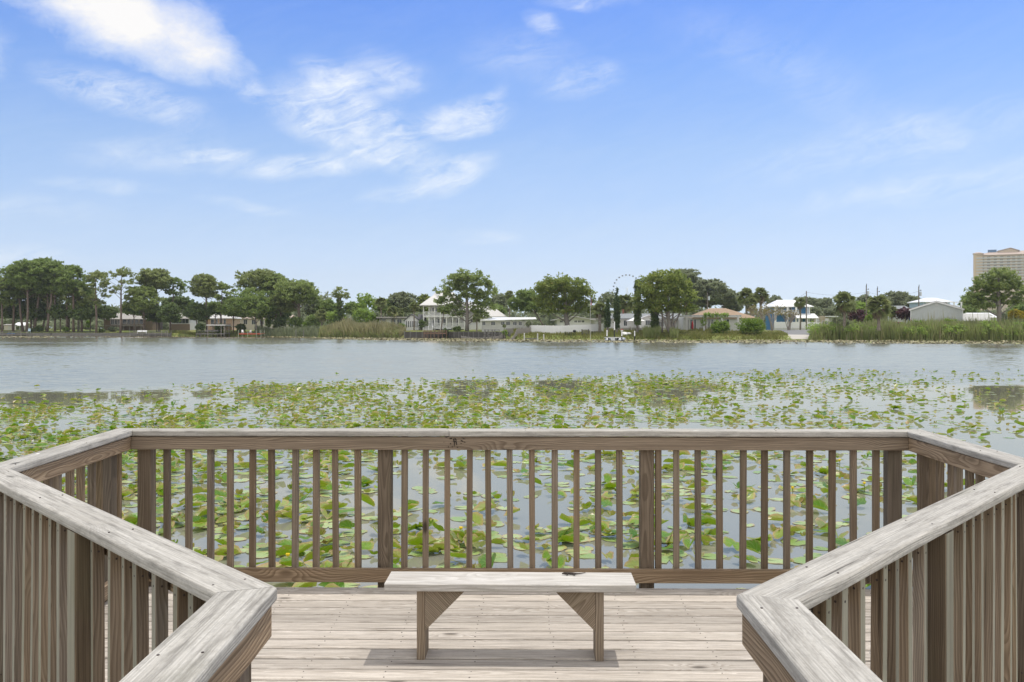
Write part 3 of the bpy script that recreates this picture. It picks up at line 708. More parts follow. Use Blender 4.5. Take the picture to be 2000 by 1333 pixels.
B_PALM = plain('palm_trunk', (.21,.18,.145), .95, .3, 2); B_PALE = plain('pale_bark', (.34,.30,.26), .9, .2, 1.0)

def sphere_pts(r, n):
    v = r.normal(size=(n, 3)); return v/np.linalg.norm(v, axis=1, keepdims=True)
def leaf_quads(r, C, size, up=.35, aspect=1.6):
    """one small bent quad per centre, turned every way but leaning to face upward"""
    n = len(C); N = sphere_pts(r, n); N[:,2] = np.abs(N[:,2])*(1-up)+up; N /= np.linalg.norm(N, axis=1, keepdims=True)
    A = np.cross(N, sphere_pts(r, n)); A /= np.linalg.norm(A, axis=1, keepdims=True)+1e-9; B = np.cross(N, A)
    s = (size*r.uniform(.6, 1.35, n))[:,None]; A = A*s*aspect/2; B = B*s/2
    V = np.stack([C-A*.9, C-B*r.uniform(.5,1.1,n)[:,None], C+A, C+B*r.uniform(.5,1.1,n)[:,None]], 1); return V
def foliage(seed, lobes, sub, per, sub_r, leaf, flat=.6, up=.35, aspect=1.6, shell=.45):
    r = np.random.default_rng(seed); Cs = []; rn = []
    for cx, cy, cz, rx, ry, rz in lobes:
        area = (rx*ry*rz)**(2/3); n = max(5, int(sub*area/(sub_r*sub_r)))
        D = sphere_pts(r, n); D[:,2] = np.where(D[:,2] < -.35, D[:,2]*.5, D[:,2])
        q = (shell+(1-shell)*r.random(n))**.6
        S = D*q[:,None]*np.array((rx, ry, rz))+np.array((cx, cy, cz))
        sr = r.random(n)
        for k in range(n):
            m = max(3, int(per*r.uniform(.5, 1.4))); P = r.normal(size=(m, 3))*.5*sub_r*r.uniform(.65, 1.25); P[:,2] *= flat
            Cs.append(S[k]+P); rn.append(np.clip(sr[k]*.55+r.random(m)*.45, 0, 1))
    C = np.vstack(Cs); rn = np.concatenate(rn); return leaf_quads(r, C, leaf, up, aspect), rn

def px_of(Y): return F/Y
def tree(kind, px, top, wid, Y, label, cat='tree', group=None, leaf=L_OAK, bark=B_PINE, seed=None, bot=None, trunk_w=None, lean=0.0, base=None, name=None, dens=1.0, lobes=None, tx=None, depth=None, leafsize=None):
    """kind: dome (broad crown), pine (limbs with needle tufts), open (sparse pine), loose. px/top/wid are photo columns/rows, Y metres away"""
    seed = seed if seed is not None else int(px*7+Y); r = random.Random(seed)
    g = gz(px, Y) if base is None else Z_(base, Y)
    wid = wid*(1.18 if kind in ('pine', 'open') and not lobes else 1.05)
    H = Z_(top, Y)-g; W = wid*Y/F; x0 = X_(px, Y)
    b = (Z_(bot, Y)-g) if bot is not None else H*(.45 if kind in ('pine', 'open') else .22)
    root = thing(name or {'dome':'broadleaf_tree','pine':'pine_tree','open':'pine_tree','loose':'broadleaf_tree'}[kind], (x0, Y, g), label, cat, 0, group)
    tr = MB(); tw = trunk_w or max(.16, H*.017); ox = 0 if tx is None else X_(tx, Y)-x0
    ctop = Vector((W*.02*r.uniform(-1,1), 0, b+(H-b)*.75))
    base_pt = Vector((ox-lean*H*.25, 0, -.3))
    pts = [base_pt.lerp(ctop, k/6)+Vector((r.uniform(-.02,.02)*H*.35, r.uniform(-.02,.02)*H*.3, 0))*(k not in (0,6)) for k in range(7)]
    tr.tube(pts, [tw*(1.25, 1, .93, .85, .72, .52, .25)[k] for k in range(7)], 7)
    L = []
    Wd = depth or W*.9
    if lobes:
        lobes = [(a, b_, c_*1.12, d_*1.2) for a, b_, c_, d_ in lobes]
        for lx, ly, lw, lh in lobes:                    # photo column, row of centre, width, height
            L.append((X_(lx, Y)-x0, r.uniform(-.15,.15)*Wd, Z_(ly, Y)-g, lw*Y/F/2, lw*Y/F/2*.9, lh*Y/F/2))
    elif kind in ('pine', 'open'):
        n = {'pine': 15, 'open': 12}[kind]
        for k in range(n):
            h = (k+.5)/n; a = k*2.4+r.uniform(-.5,.5); prof = math.sqrt(max(.05, 1-((h-.5)/.62)**2)) if kind == 'pine' else (.6+.5*math.sin(math.pi*min(1,h*1.1)))
            rad = W/2*prof*r.uniform(.4,.85)*(1 if h < .85 else .45); s = W*r.uniform(.19,.28)*(1.0 if kind == 'pine' else .72)
            z = b+(H-b)*(.08+.84*h)
            L.append((rad*math.cos(a), rad*math.sin(a)*.9, z, s, s*.95, min(s*r.uniform(.5,.72), (H-z)*.95+.3)))
        L.append((0, 0, H-W*.15, W*.30, W*.28, W*.15))
    else:
        n = 12 if kind == 'dome' else 14
        for k in range(n):
            h = (k+.5)/n; a = k*2.4+r.uniform(-.4,.4); prof = math.sqrt(max(.1, 1-(max(0,h-.3)/.78)**2))*(.8 if h < .15 else 1)
            s = W*r.uniform(.2,.29)*(1 if kind == 'dome' else .78); rad = max(0, W/2*prof-s*.75)*r.uniform(.75,1.05); z = b+s*.5+(H-b-s*1.1)*h
            L.append((rad*math.cos(a), rad*math.sin(a)*.9, z, s, s*.95, min(s*.85, H-z)))
        L.append((0, 0, b+(H-b)*.5, W*.24, W*.24, (H-b)*.36))
    for lx, ly, lz, rx, ry, rz in L:                    # limbs reach from the trunk into each mass of leaves
        h = max(.15, min(.96, (lz-rz*.6-(math.hypot(lx, ly)*.45))/max(.1, ctop.z))); k = h*6; i = min(5, int(k)); p = pts[i].lerp(pts[i+1], k-i)
        q = Vector((lx*.9, ly*.9, lz-rz*.2)); mid = p.lerp(q, .5)+Vector((0, 0, -.04*(q-p).length+r.uniform(-.2,.2)))
        w = tw*.42*(1-.5*h); tr.tube([p, mid, q], [w, w*.65, w*.2], 5)
    # mixture of mid-size clumps
    sub_r = max(.55, W*.05) if kind in ('pine', 'open') else max(.55, W*.055)
    ls = leafsize or max(.46, Y/F*3.2)
    if kind in ('pine', 'open'): V, rn = foliage(seed, L, (2.5 if kind == 'pine' else 1.35)*dens, 17, sub_r, ls*.85, .6, .45, 2.0, .3)
    elif kind == 'loose': V, rn = foliage(seed, L, 1.5*dens, 14, sub_r, ls*.95, .75, .3, 1.5, .3)
    else: V, rn = foliage(seed, L, 3.0*dens, 16, sub_r, ls, .7, .4, 1.5, .5)
    tr.build('trunk', bark, root, smooth=True)
    link('crown', quads('crown', leaf, V, rn), root)
    return root

FRONDS = {}
def palm(px, top, wid, Y, label, base=None, group=None, leaf=L_PALM, skirt=True, head=None, seed=None, tw=.19, name='palm_tree'):
    r = random.Random(seed or int(px*3+Y)); g = gz(px, Y) if base is None else Z_(base, Y); H = Z_(top, Y)-g; W = wid*Y/F
    root = thing(name, (X_(px, Y), Y, g), label, 'palm', 0, group)
    R_ = W/2; hc = max(.4, H-R_*.95); b = MB(); b.tube([(0,0,-.2),(.05,0,hc*.3),(r.uniform(-.1,.1),0,hc*.7),(0,0,hc)], [tw*1.2,tw,tw,tw*1.15], 8); b.build('trunk', B_PALM, root)
    V = []; rn = []
    def fan(dirv, L, rv, dead=False):
        d = Vector(dirv).normalized(); side = d.cross(Vector((0,0,1))); side = side.normalized() if side.length > 1e-3 else Vector((1,0,0)); up = side.cross(d); ro = r.uniform(-.9,.9); side, up = side*math.cos(ro)+up*math.sin(ro), up*math.cos(ro)-side*math.sin(ro)
        o = Vector((0,0,hc+.1)); c = o+d*L*.42                   # stalk then a fan of leaflets that droop at the tips
        V.append([o-side*.03, o+side*.03, c+side*.02, c-side*.02]); rn.append(rv)
        for k in range(13):
            a = -1.45+2.9*k/12; q = d*math.cos(a)+side*math.sin(a); l = L*.66*(1-.18*abs(a)/1.45)*r.uniform(.85,1.1)
            m_ = c+q*l*.55+up*.04; e = c+q*l+Vector((0,0,-l*(.30 if not dead else .5))); w = (side*math.cos(a)-d*math.sin(a))*l*.13
            V.append([c, m_-w, e, m_+w]); rn.append(min(1, max(0, rv+r.uniform(-.15,.15))))
    n = 56
    for k in range(n):
        e = -0.95+2.35*r.random()**.9; a = k*2.4+r.uniform(-.3,.3); fan((math.cos(a)*math.cos(e), math.sin(a)*math.cos(e), math.sin(e)), R_*r.uniform(.8,1.12), r.uniform(.05,.85))
    link('crown', quads('crown', leaf, np.array([[tuple(p) for p in q] for q in V]), np.array(rn)), root)
    if skirt:
        V.clear(); rn.clear()
        for k in range(16):
            e = -1.25+.35*r.random(); a = k*2.4; fan((math.cos(a)*math.cos(e), math.sin(a)*math.cos(e), math.sin(e)), R_*r.uniform(.6,.9), .97, True)
        link('dead_frond_skirt', quads('dead_frond_skirt', L_SKIRT, np.array([[tuple(p) for p in q] for q in V]), np.array(rn)), root)
    return root
L_SKIRT = mat_leaf('dead_fronds', (.16,.125,.08), (.26,.21,.14), .15)

def shrub(px, top, wid, Y, label, leaf=L_BRI, base=None, name='shrub', group=None, seed=None, cat='shrub', dens=1.0):
    r = random.Random(seed or int(px*5+Y)); g = gz(px, Y) if base is None else Z_(base, Y); H = Z_(top, Y)-g; W = wid*Y/F
    root = thing(name, (X_(px, Y), Y, g), label, cat, 0, group); L = []
    n = 9
    for k in range(n):
        a = k*2.4; s = W*r.uniform(.18,.27); rad = max(0, W/2-s)*math.sqrt((k+.5)/n); z = H*(.30+.42*(1-(rad/(W/2))**2)*r.uniform(.75,1.05))
        L.append((rad*math.cos(a), rad*math.sin(a)*.9, z, s, s, min(s*1.0, max(.3, H-z), max(.3, z*.95))))
    L.append((0, 0, H*.42, W*.36, W*.32, H*.42))
    V, rn = foliage(seed or int(px), L, 2.4*dens, 12, max(.3, W*.07), max(.3, Y/F*2.3), .8, .35, 1.5, .55)
    st = MB()
    for k in range(6):
        a = k*1.05; st.tube([(.1*math.cos(a),.1*math.sin(a),-.2),(W*.15*math.cos(a),W*.15*math.sin(a),H*.3),(W*.26*math.cos(a),W*.26*math.sin(a),H*.55)], [.05,.04,.015], 5)
    st.build('stems', B_DARK, root); link('leaves', quads('leaves', leaf, V, rn), root); return root

def blades(name, px0, px1, y0, y1, n, hmin, hmax, leaf, width=.06, seed=1, lean=.25, label=None, topfn=None):
    r = np.random.default_rng(seed); V = []; rn = []
    for k in range(n):
        px = r.uniform(px0, px1); d = r.uniform(y0, y1); Y = shoreY(px)+d; x = X_(px, Y); z = ground(x, Y)-.05
        f = .55+.75*vnoise(x, Y*1.3, .35)
        h = r.uniform(hmin, hmax)*f*(topfn(px, d) if topfn else 1)
        if h <= .05: continue
        a = r.uniform(0, 6.28); l = h*lean*r.random(); bx, by = math.cos(a)*l, math.sin(a)*l; w = width*r.uniform(.7, 1.5); c, s = math.cos(a+1.57)*w, math.sin(a+1.57)*w
        V.append([(x-c, Y-s, z),(x+c, Y+s, z),(x+c*.8+bx*.35, Y+s*.8+by*.35, z+h*.6),(x+bx, Y+by, z+h)]); rn.append(r.random())
    return np.array(V), np.array(rn)
# ------------------------------------------------------------------ building materials
P_WHITE = plain('white_painted_siding', (.78,.78,.77), .6, .05); P_TRIM = plain('white_trim', (.82,.82,.81), .5, .03); P_CREAM = plain('cream_wall', (.62,.58,.50), .7, .06)
P_TAN = plain('tan_wall', (.52,.43,.33), .8, .08); P_BROWN = plain('brown_siding', (.23,.175,.13), .85, .12); P_GREY = plain('grey_siding', (.50,.525,.51), .8, .08); P_GREYW = plain('pale_grey_wall', (.55,.55,.53), .8, .06)
P_PEACH = plain('peach_wall', (.60,.42,.30), .8, .08); P_BLUE = plain('blue_siding', (.045,.17,.33), .6, .06); P_LBLUE = plain('pale_blue_siding', (.38,.48,.55), .6, .06)
R_WHITE = plain('white_metal_roof', (.83,.83,.82), .35, .03); R_PALE = plain('pale_shingle_roof', (.38,.36,.335), .9, .1); R_GREY = plain('grey_shingle_roof', (.23,.245,.25), .9, .1); R_TAN = plain('tan_shingle_roof', (.31,.225,.155), .9, .1); R_DARK = plain('dark_roof', (.10,.10,.105), .9, .12); R_OFF = plain('offwhite_roof', (.54,.53,.51), .6, .06); R_PINK = plain('pinkish_tile_roof', (.43,.35,.30), .85, .08); R_METAL = plain('ribbed_grey_roof', (.46,.46,.44), .5, .08)
P_SCREEN = plain('dark_screen', (.028,.032,.035), .5, .2); P_DOOR = plain('dark_red_door', (.16,.06,.045), .6, .1); P_CONC = plain('concrete', (.48,.45,.41), .9, .1, .6); P_ASPH = plain('asphalt_road', (.20,.20,.20), .95, .12, .5); P_WOODG = plain('grey_fence_wood', (.27,.25,.225), .9, .2, 2); P_WOODD = plain('dark_bulkhead_wood', (.085,.08,.07), .9, .35, 1.2); P_WOODL = plain('grey_bulkhead_wood', (.17,.165,.15), .9, .3, 1.2); P_WOODB = plain('brown_dock_wood', (.20,.13,.09), .9, .2, 2); P_RED = plain('red_paint', (.42,.09,.05), .7, .1); P_REDB = plain('red_fabric', (.35,.03,.035), .8, .1); P_POLE = plain('pole_wood', (.19,.165,.145), .9, .15); P_ALU = plain('aluminium', (.55,.57,.58), .35, .08, 2, .5, .6); P_BLACK = plain('black_metal', (.02,.02,.022), .5, .1); P_GREEN = plain('pale_green_post', (.30,.34,.26), .8, .1); P_SLATE = plain('steel_blue_paint', (.10,.18,.30), .6, .1); P_ORANGE = plain('orange_plastic', (.7,.28,.03), .5, .05); P_BRICK = plain('brick_wall', (.27,.12,.085), .9, .2, 4)
def glass():
    m, t = newmat('window_glass'); co = t.n('ShaderNodeTexCoord').outputs['Object']; n = t.noise(co, .8, 2)
    return finish(m, t, t.mix(n, (.03,.04,.045), (.09,.11,.12)), .08, None, spec=.6)
P_GLASS = glass()

class H:
    """a building in the photo's columns/rows at distance Y; local x right, y away from the lake view, z up; front wall at y = 0"""
    def __init__(s, name, px0, px1, Y, label, cat='house', base=None, rz=0.0, group=None):
        s.Y = Y; s.pc = (px0+px1)/2; s.k = Y/F; s.g = gz(s.pc, Y) if base is None else Z_(base, Y); s.g -= .15; s.w = (px1-px0)*s.k
        s.r = thing(name, (X_(s.pc, Y), Y, s.g), label, cat, rz, group)
    def x(s, px): return (px-s.pc)*s.k
    def z(s, py): return Z_(py, s.Y)-s.g
    def box(s, name, px0, px1, py0, py1, y0, y1, mat, parent=None):
        b = MB(); z1 = s.z(py0); z0 = s.z(py1) if py1 is not None else 0.0; b.box(s.x(px0), s.x(px1), y0, y1, z0, z1); return b.build(name, mat, parent or s.r)
    def win(s, px0, px1, py0, py1, y=0.0, frame=None, mull=1, door=False):
        x0, x1, z0, z1 = s.x(px0), s.x(px1), s.z(py1), s.z(py0); t = max(.06, min(.12, s.k*.45)); f = MB()
        f.box(x0-t, x0, y-.07, y+.03, z0-t, z1+t); f.box(x1, x1+t, y-.07, y+.03, z0-t, z1+t); f.box(x0, x1, y-.07, y+.03, z1, z1+t); f.box(x0, x1, y-.07, y+.03, z0-t, z0)
        for k in range(1, mull+1):
            xm = x0+(x1-x0)*k/(mull+1); f.box(xm-t*.35, xm+t*.35, y-.065, y+.02, z0, z1)
        w = f.build('door' if door else 'window', frame or P_TRIM, s.r)
        p = MB(); p.box(x0, x1, y-.03, y+.012, z0, z1); p.build('pane', P_GLASS, w); return w
    def gable(s, px0, px1, eave, ridge, depth, mat, y0=-.5, over=.5, th=.18, name='roof'):   # ridge runs left to right
        x0, x1 = s.x(px0), s.x(px1); ze, zr = s.z(eave), s.z(ridge); ym = y0+(depth+over-y0)/2
        b = MB(); b.prism([(y0, ze-th), (y0, ze), (ym, zr), (depth+over, ze), (depth+over, ze-th), (ym, zr-th-.05)], x0, x1, axis='x'); return b.build(name, mat, s.r)
    def gable_front(s, px0, px1, apex, eave, apx, depth, mat, y0=-.4, th=.22, name='roof'):
        x0, x1, xa = s.x(px0), s.x(px1), s.x(apx); ze, zr = s.z(eave), s.z(apex)
        b = MB(); b.prism([(x0, ze), (xa, zr), (x1, ze), (x1, ze-th), (xa, zr-th), (x0, ze-th)], y0, depth+.4, axis='y'); return b.build(name, mat, s.r)
    def pent(s, px0, px1, apex, eave, apx, y0, y1, mat, name='wall'):
        b = MB(); b.prism([(s.x(px0), 0), (s.x(px1), 0), (s.x(px1), s.z(eave)), (s.x(apx), s.z(apex)), (s.x(px0), s.z(eave))], y0, y1, axis='y'); return b.build(name, mat, s.r)
    def hip(s, px0, px1, eave, ridge, r0, r1, depth, mat, y0=-.6, over=.6, th=.2, name='roof'):
        x0, x1, a, c = s.x(px0), s.x(px1), s.x(r0), s.x(r1); ze, zr = s.z(eave), s.z(ridge); y1 = depth+over; ym = (y0+y1)/2
        v = [(x0,y0,ze-th),(x1,y0,ze-th),(x1,y1,ze-th),(x0,y1,ze-th),(x0,y0,ze),(x1,y0,ze),(x1,y1,ze),(x0,y1,ze),(a,ym,zr),(c,ym,zr)]
        b = MB(); b.add(v, [(3,2,1,0),(0,1,5,4),(1,2,6,5),(2,3,7,6),(3,0,4,7),(4,5,9,8),(5,6,9),(6,7,8,9),(7,4,8)]); return b.build(name, mat, s.r)
    def post(s, px, py0, py1, y, mat, w=.14, name='column', parent=None):
        b = MB(); x = s.x(px); b.box(x-w/2, x+w/2, y-w/2, y+w/2, s.z(py1) if py1 is not None else 0, s.z(py0), axis=2); return b.build(name, mat, parent or s.r)
    def rail(s, px0, px1, py0, py1, y, mat, name='railing', step=.32, solid=False):
        b = MB(); x0, x1, z0, z1 = s.x(px0), s.x(px1), s.z(py1), s.z(py0); b.box(x0, x1, y-.05, y+.05, z1-.09, z1); b.box(x0, x1, y-.04, y+.04, z0, z0+.08)
        n = max(2, int((x1-x0)/step))
        for k in range(n+1):
            x = x0+(x1-x0)*k/n; b.box(x-.05, x+.05, y-.03, y+.03, z0+.08, z1-.09, axis=2)
        return b.build(name, mat, s.r)

# 1 far left: shed, white-roofed shelter
h = H('garden_shed', 7, 23, 318, 'small beige shed among the pine trunks at far left', 'shed'); h.box('wall', 8, 22, 635, None, 0, 3, P_CREAM); h.gable(7, 23, 635, 633.5, 3, R_PALE); h.box('door', 16, 20, 636.5, 644, -.06, .02, P_GREYW)
h = H('open_shelter', 27, 50, 322, 'low shelter with a bright white roof between pine trunks at far left', 'shelter'); h.gable(27, 50, 636, 630, 5, R_WHITE)
for p in (28.5, 38, 48.5): h.post(p, 637, None, .1, P_WHITE)
h.box('back_wall', 28, 49, 637, None, 4.6, 5, P_GREYW)
# 2 brown ranch
h = H('ranch_house', 203, 300, 312, 'brown ranch house with pale roof and raised railed deck behind the lone tall pine')
h.box('wall', 204, 298, 623, None, 0, 9, P_BROWN); h.gable(200, 302, 623.5, 611.5, 9, R_PALE, -1.2)
for a, b in ((217,222.5),(224,228),(230,233.5)): h.win(a, b, 624.5, 634)
for a, b in ((240,247),(249,254),(257,262),(264,270),(273,280)): h.win(a, b, 624.5, 633, mull=0)
h.box('deck_platform', 213, 285, 636, 637.5, -4, -.05, P_WOODG)
h.rail(238, 284, 631, 636, -3.9, P_WOODG, step=.5)
for p in (214,225,238,250,262,273,284): h.post(p, 637.4, None, -3.7, P_WOODG, .2, 'deck_post')
# 3 screened house
h = H('ranch_house', 328, 372, 310, 'low house with pale grey roof and long dark screened porch beside the brown ranch'); h.box('wall', 330, 370, 622, None, 0, 8, P_GREYW); h.gable(327, 373, 622.5, 612, 8, R_PALE, -1)
for a in range(5): h.win(336+a*6.6, 342+a*6.6, 623.5, 632, mull=0)
h.box('skirt_wall', 334, 371, 633.5, None, -.12, -.02, P_BROWN)
# 4 pale roof and orange walls
h = H('ranch_house', 404, 455, 306, 'house with pale hip roof and peach walls behind the canopied boat dock'); h.box('wall', 406, 453, 621.5, None, 0, 9, P_PEACH); h.hip(402, 457, 622, 611.5, 416, 440, 9, R_OFF)
for a, b in ((412,418),(422,425),(429,434),(437,441)): h.win(a, b, 624, 634, mull=0)
h.rail(418, 456, 632, 637, -3, P_WOODG, step=.5); h.box('deck_platform', 416, 457, 637, 638.5, -3.2, -.05, P_WOODG)
# 5 peach roof behind trees
h = H('ranch_house', 466, 566, 318, 'long house with peach tiled roof mostly hidden behind the big leafy trees'); h.box('wall', 468, 564, 622, None, 0, 9, P_CREAM); h.gable(464, 568, 622.5, 615, 9, R_PINK)
for a in (476,492,508,526,545): h.win(a, a+7, 625, 634)
# 6 low flat roof building
h = H('flat_roofed_house', 738, 793, 262, 'low grey flat-roofed building behind the straw reeds left of the gabled white shed'); h.box('wall', 741, 788, 622.5, None, 0, 7, P_GREYW)
h.box('roof', 736, 794, 619.2, 621.5, -1.2, 7.6, R_PALE); h.box('fascia', 736.2, 793.8, 621.6, 622.8, -1.1, -.9, R_DARK)
for a, b in ((746,754),(764,772),(776,784)): h.win(a, b, 624, 634, frame=P_GREYW)
# 7 gabled white shed with dark side roof
h = H('gabled_shed', 789, 820, 246, 'small white gabled building with a row of tall narrow windows', 'building')
h.pent(791, 817.5, 615.5, 626, 803.5, 0, 7, P_WHITE); h.gable_front(788.5, 820, 613.8, 626.2, 803.5, 7, R_DARK, th=.18); 
for a in range(6): h.win(793+a*4.1, 795.2+a*4.1, 627.5, 639.5, mull=0)
h2 = H('side_wing', 818, 828, 250, 'dark shingled low wing between the gabled shed and the two-storey house', 'building'); h2.box('wall', 819, 826, 626, None, 0, 5, P_GREYW); h2.gable(815, 829, 626.5, 614, 6, R_DARK)
# 8 white two-storey house
h = H('two_storey_house', 822, 938, 242, 'white two-storey house with columned double porches behind the big pine')
h.box('wall', 838, 934, 598, None, 3.2, 14, P_WHITE)
h.hip(820, 905, 596.3, 569.5, 850, 884, 13.5, R_OFF, -1.0, name='roof')
h.box('porch_floor', 826, 908, 617, 620, -.05, 3.15, P_TRIM); h.box('porch_floor', 826, 908, 641.2, 643, -.05, 3.15, P_TRIM); h.box('beam', 826, 908, 596.4, 597.6, -.05, .25, P_TRIM)
for p in (827, 838, 848.5, 860, 872, 884, 896, 907): h.post(p, 597.5, 617, .15, P_TRIM, .28); h.post(p, 620, None, .15, P_TRIM, .28)
for a, b in ((828.2,837),(839,847.6),(849.5,859),(861,871),(873,883),(885,895),(897,906)): h.rail(a, b, 608.8, 616.6, .15, P_TRIM, step=.22)
for a, b in ((849.5,859),(861,871),(873,883),(885,895),(897,906)): h.rail(a, b, 631.2, 641, .15, P_TRIM, step=.22)
for a, b in ((843,846),(850.5,853),(855,858),(866,869),(878,881),(890,893),(901,904)): h.win(a, b, 601, 608.5, 3.15, mull=0)
for a, b in ((843.5,847),(853,857),(864,869),(880,884),(891,896)): h.win(a, b, 623.5, 636, 3.15, mull=0)
st = MB()
for k in range(7): st.box(h.x(829), h.x(846), -2.4+k*.33, -2.4+(k+1)*.33, 0, .18*(k+1))
st.build('front_steps', P_GREYW, h.r)
for p in (828, 838.5, 846): 
    b = MB(); x = h.x(p); b.tube([(x,-2.5,h.z(640.5)),(x,-.1,h.z(632))], [.06,.06], 5); b.tube([(x,-2.5,0),(x,-2.5,h.z(640))], [.07,.07], 5)
    for k in range(8): b.tube([(x,-2.3+k*.28,.15+k*.14),(x,-2.3+k*.28,h.z(640.5)+k*.143)], [.03,.03], 4)
    b.build('stair_rail', P_TRIM, h.r)
h.box('east_wing_wall', 905, 985, 614, None, 2, 11, P_WHITE)
h.gable(900, 940, 606, 589, 12, R_OFF, .5); h.hip(925, 990, 618.5, 597, 944, 960, 11, R_OFF, .8)
h.box('porch_wall', 912, 940, 635, None, 1.0, 1.9, P_WHITE)
for a, b in ((919,924),(926.5,930)): h.win(a, b, 623, 629.5, 1.95)
for p in (914, 939): h.post(p, 619, None, .95, P_TRIM, .25)
# dish on the roof
d = MB(); n = 18; c = (h.x(850), 4.5, h.z(574.5)); prof = [(k/6) for k in range(7)]; vs = []; fs = []
ax = Vector((-.62,-.45,.35)).normalized(); u = ax.cross(Vector((0,0,1))).normalized(); w = ax.cross(u)
for q in prof:
    for k in range(n):
        a = 6.283*k/n; p = Vector(c)+(u*math.cos(a)+w*math.sin(a))*q*1.15+ax*(q*q*.42-.3); vs.append(tuple(p))
for j in range(6):
    for k in range(n): fs.append((j*n+k, j*n+(k+1)%n, (j+1)*n+(k+1)%n, (j+1)*n+k))
Rt = thing('satellite_dish', (h.r.location.x+c[0], 246.5, h.g+h.z(580)), 'large white dish tipped up on the roof of the two-storey house', 'dish')
sh = Vector((c[0], c[1], h.z(580))); d.add([tuple(Vector(v)-sh) for v in vs], fs); o = d.build('reflector', P_WHITE, Rt, smooth=True); md = o.modifiers.new('thick', 'SOLIDIFY'); md.thickness = .06
MB().tube([(0,0,-.6),(.1,0,.3)], [.12,.1], 8).build('mast', P_GREYW, Rt)
# 9 white roof ranch
h = H('ranch_house', 938, 1050, 226, 'long low house with a bright white sloping roof behind the grey wooden fence'); h.box('wall', 941, 1040, 627, None, 0, 9, P_GREYW)
b = MB(); b.add([(h.x(936),-1.2,h.z(627.2)),(h.x(1048),-1.2,h.z(624.5)),(h.x(1048),9,h.z(620)),(h.x(960),9,h.z(620.2)),(h.x(936),-1.2,h.z(626.2)),(h.x(1048),-1.2,h.z(623.6)),(h.x(1048),9,h.z(619.2)),(h.x(960),9,h.z(619.2))],[(0,1,2,3),(4,7,6,5),(0,4,5,1),(1,5,6,2),(2,6,7,3),(3,7,4,0)]); b.build('roof', R_WHITE, h.r)
for a, q in ((942,948),(959,967),(978.5,985.5),(988.5,996),(1002,1009),(1013,1019)): h.win(a, q, 628.8, 635.5)
# 10 house behind white fence
h = H('ranch_house', 1078, 1170, 236, 'low white gabled house behind the white vinyl fence and the big yellowish tree'); h.pent(1088, 1152, 619, 624, 1122, 0, 8, P_WHITE); h.gable_front(1077, 1163, 617.3, 624.8, 1121, 8, R_OFF, -1.2, .25); h.box('side_wall', 1152, 1168, 625, None, .8, 7, P_GREYW); h.box('side_roof', 1151, 1172, 622.3, 624.8, .2, 7.5, R_PALE)
for a, q in ((1094,1099),(1101,1106),(1122,1127),(1129,1134),(1136,1141)): h.win(a, q, 626.5, 630)
# 11 white ranch with grey roof
h = H('ranch_house', 1190, 1335, 222, 'white ranch house with grey shingle roof and sliding doors behind the cypress columns'); h.box('wall', 1192, 1330, 622, None, 0, 9, P_WHITE); h.gable(1189, 1336, 622.3, 612.3, 9, R_GREY, -1.3)
h.pent(1247, 1275, 617.5, 623.5, 1265, -2.5, -.05, P_WHITE, 'gable_wall'); h.gable_front(1243, 1290, 616.5, 623.8, 1264, .6, R_OFF, -3.0, .2, 'gable_roof')
h.box('chimney', 1219.5, 1223, 604, 615, 4, 4.8, P_BRICK)
h.win(1218.5, 1224.5, 626.5, 636.5, door=True); h.win(1258, 1271, 626.5, 635.5, -2.55, mull=3); h.win(1284, 1296, 629, 638, mull=1); h.box('garage_door', 1288, 1300, 629, None, -.1, .02, P_GREYW) if False else None
h.box('patio', 1196, 1302, 640.6, None, -7, -.05, P_CONC)
u = H('patio_umbrella', 1227, 1260, 214, 'white square canopy umbrella open on the patio of the grey-roofed white ranch', 'umbrella'); u.hip(1227, 1260, 627, 619.2, 1243, 1244, 3.6, R_WHITE, -.4, .4, .08, 'canopy'); 
for p in (1233.5, 1254): u.post(p, 627, None, .2, P_TRIM, .1, 'pole')
# 12 tan roofed house with pergola
h = H('ranch_house', 1330, 1478, 214, 'tan hip-roofed house with weathered pergola and french doors right of the magnolia'); h.box('wall', 1335, 1474, 621, None, 0, 11, P_GREYW); h.hip(1352, 1480, 621.3, 601.5, 1396, 1428, 11, R_TAN, -.5)
for z0, z1, y in ((617.2,620.6,-4.2),): h.box('pergola_beam', 1326, 1439, z0, z1, y, y+.25, P_GREYW)
h.box('pergola_beam', 1326, 1439, 617.6, 620.4, -.4, -.15, P_GREYW)
for k in range(16): h.box('rafter', 1328+k*7.3, 1328.9+k*7.3, 616.2, 617.4, -4.8, -.1, P_GREYW)
for p in (1335, 1368, 1402, 1433): h.post(p, 620.5, None, -4.05, P_GREYW, .42)
for a, q in ((1341,1345),(1348,1353),(1356,1359),(1383,1386.5),(1389,1393),(1409,1412),(1419,1424)): h.win(a, q, 624.5, 643, mull=0, door=True, frame=P_TRIM)
h.box('entry_door', 1372.5, 1378.5, 624, None, -.08, .02, P_DOOR)
v = [[(X_(px,0)*0, 0, 0)]*4]; rr = np.random.default_rng(5); C = np.stack([rr.uniform(h.x(1368), h.x(1415), 500), rr.uniform(-4.6,-3.4,500), h.z(616.5)+rr.normal(0,.28,500)], 1)
vine = thing('climbing_vine', (h.r.location.x, 210, h.g+h.z(617)), 'green vine sprawling along the top of the pergola', 'vine'); C2 = C-np.array((0,-4,h.z(617))); C3 = np.stack([h.x(1367)+rr.normal(0,.3,160), rr.normal(0,.2,160)-.1, -rr.random(160)*2.4], 1)
link('leaves', quads('leaves', L_LITE, leaf_quads(rr, np.vstack([C2, C3]), .34), rr.random(660)), vine)
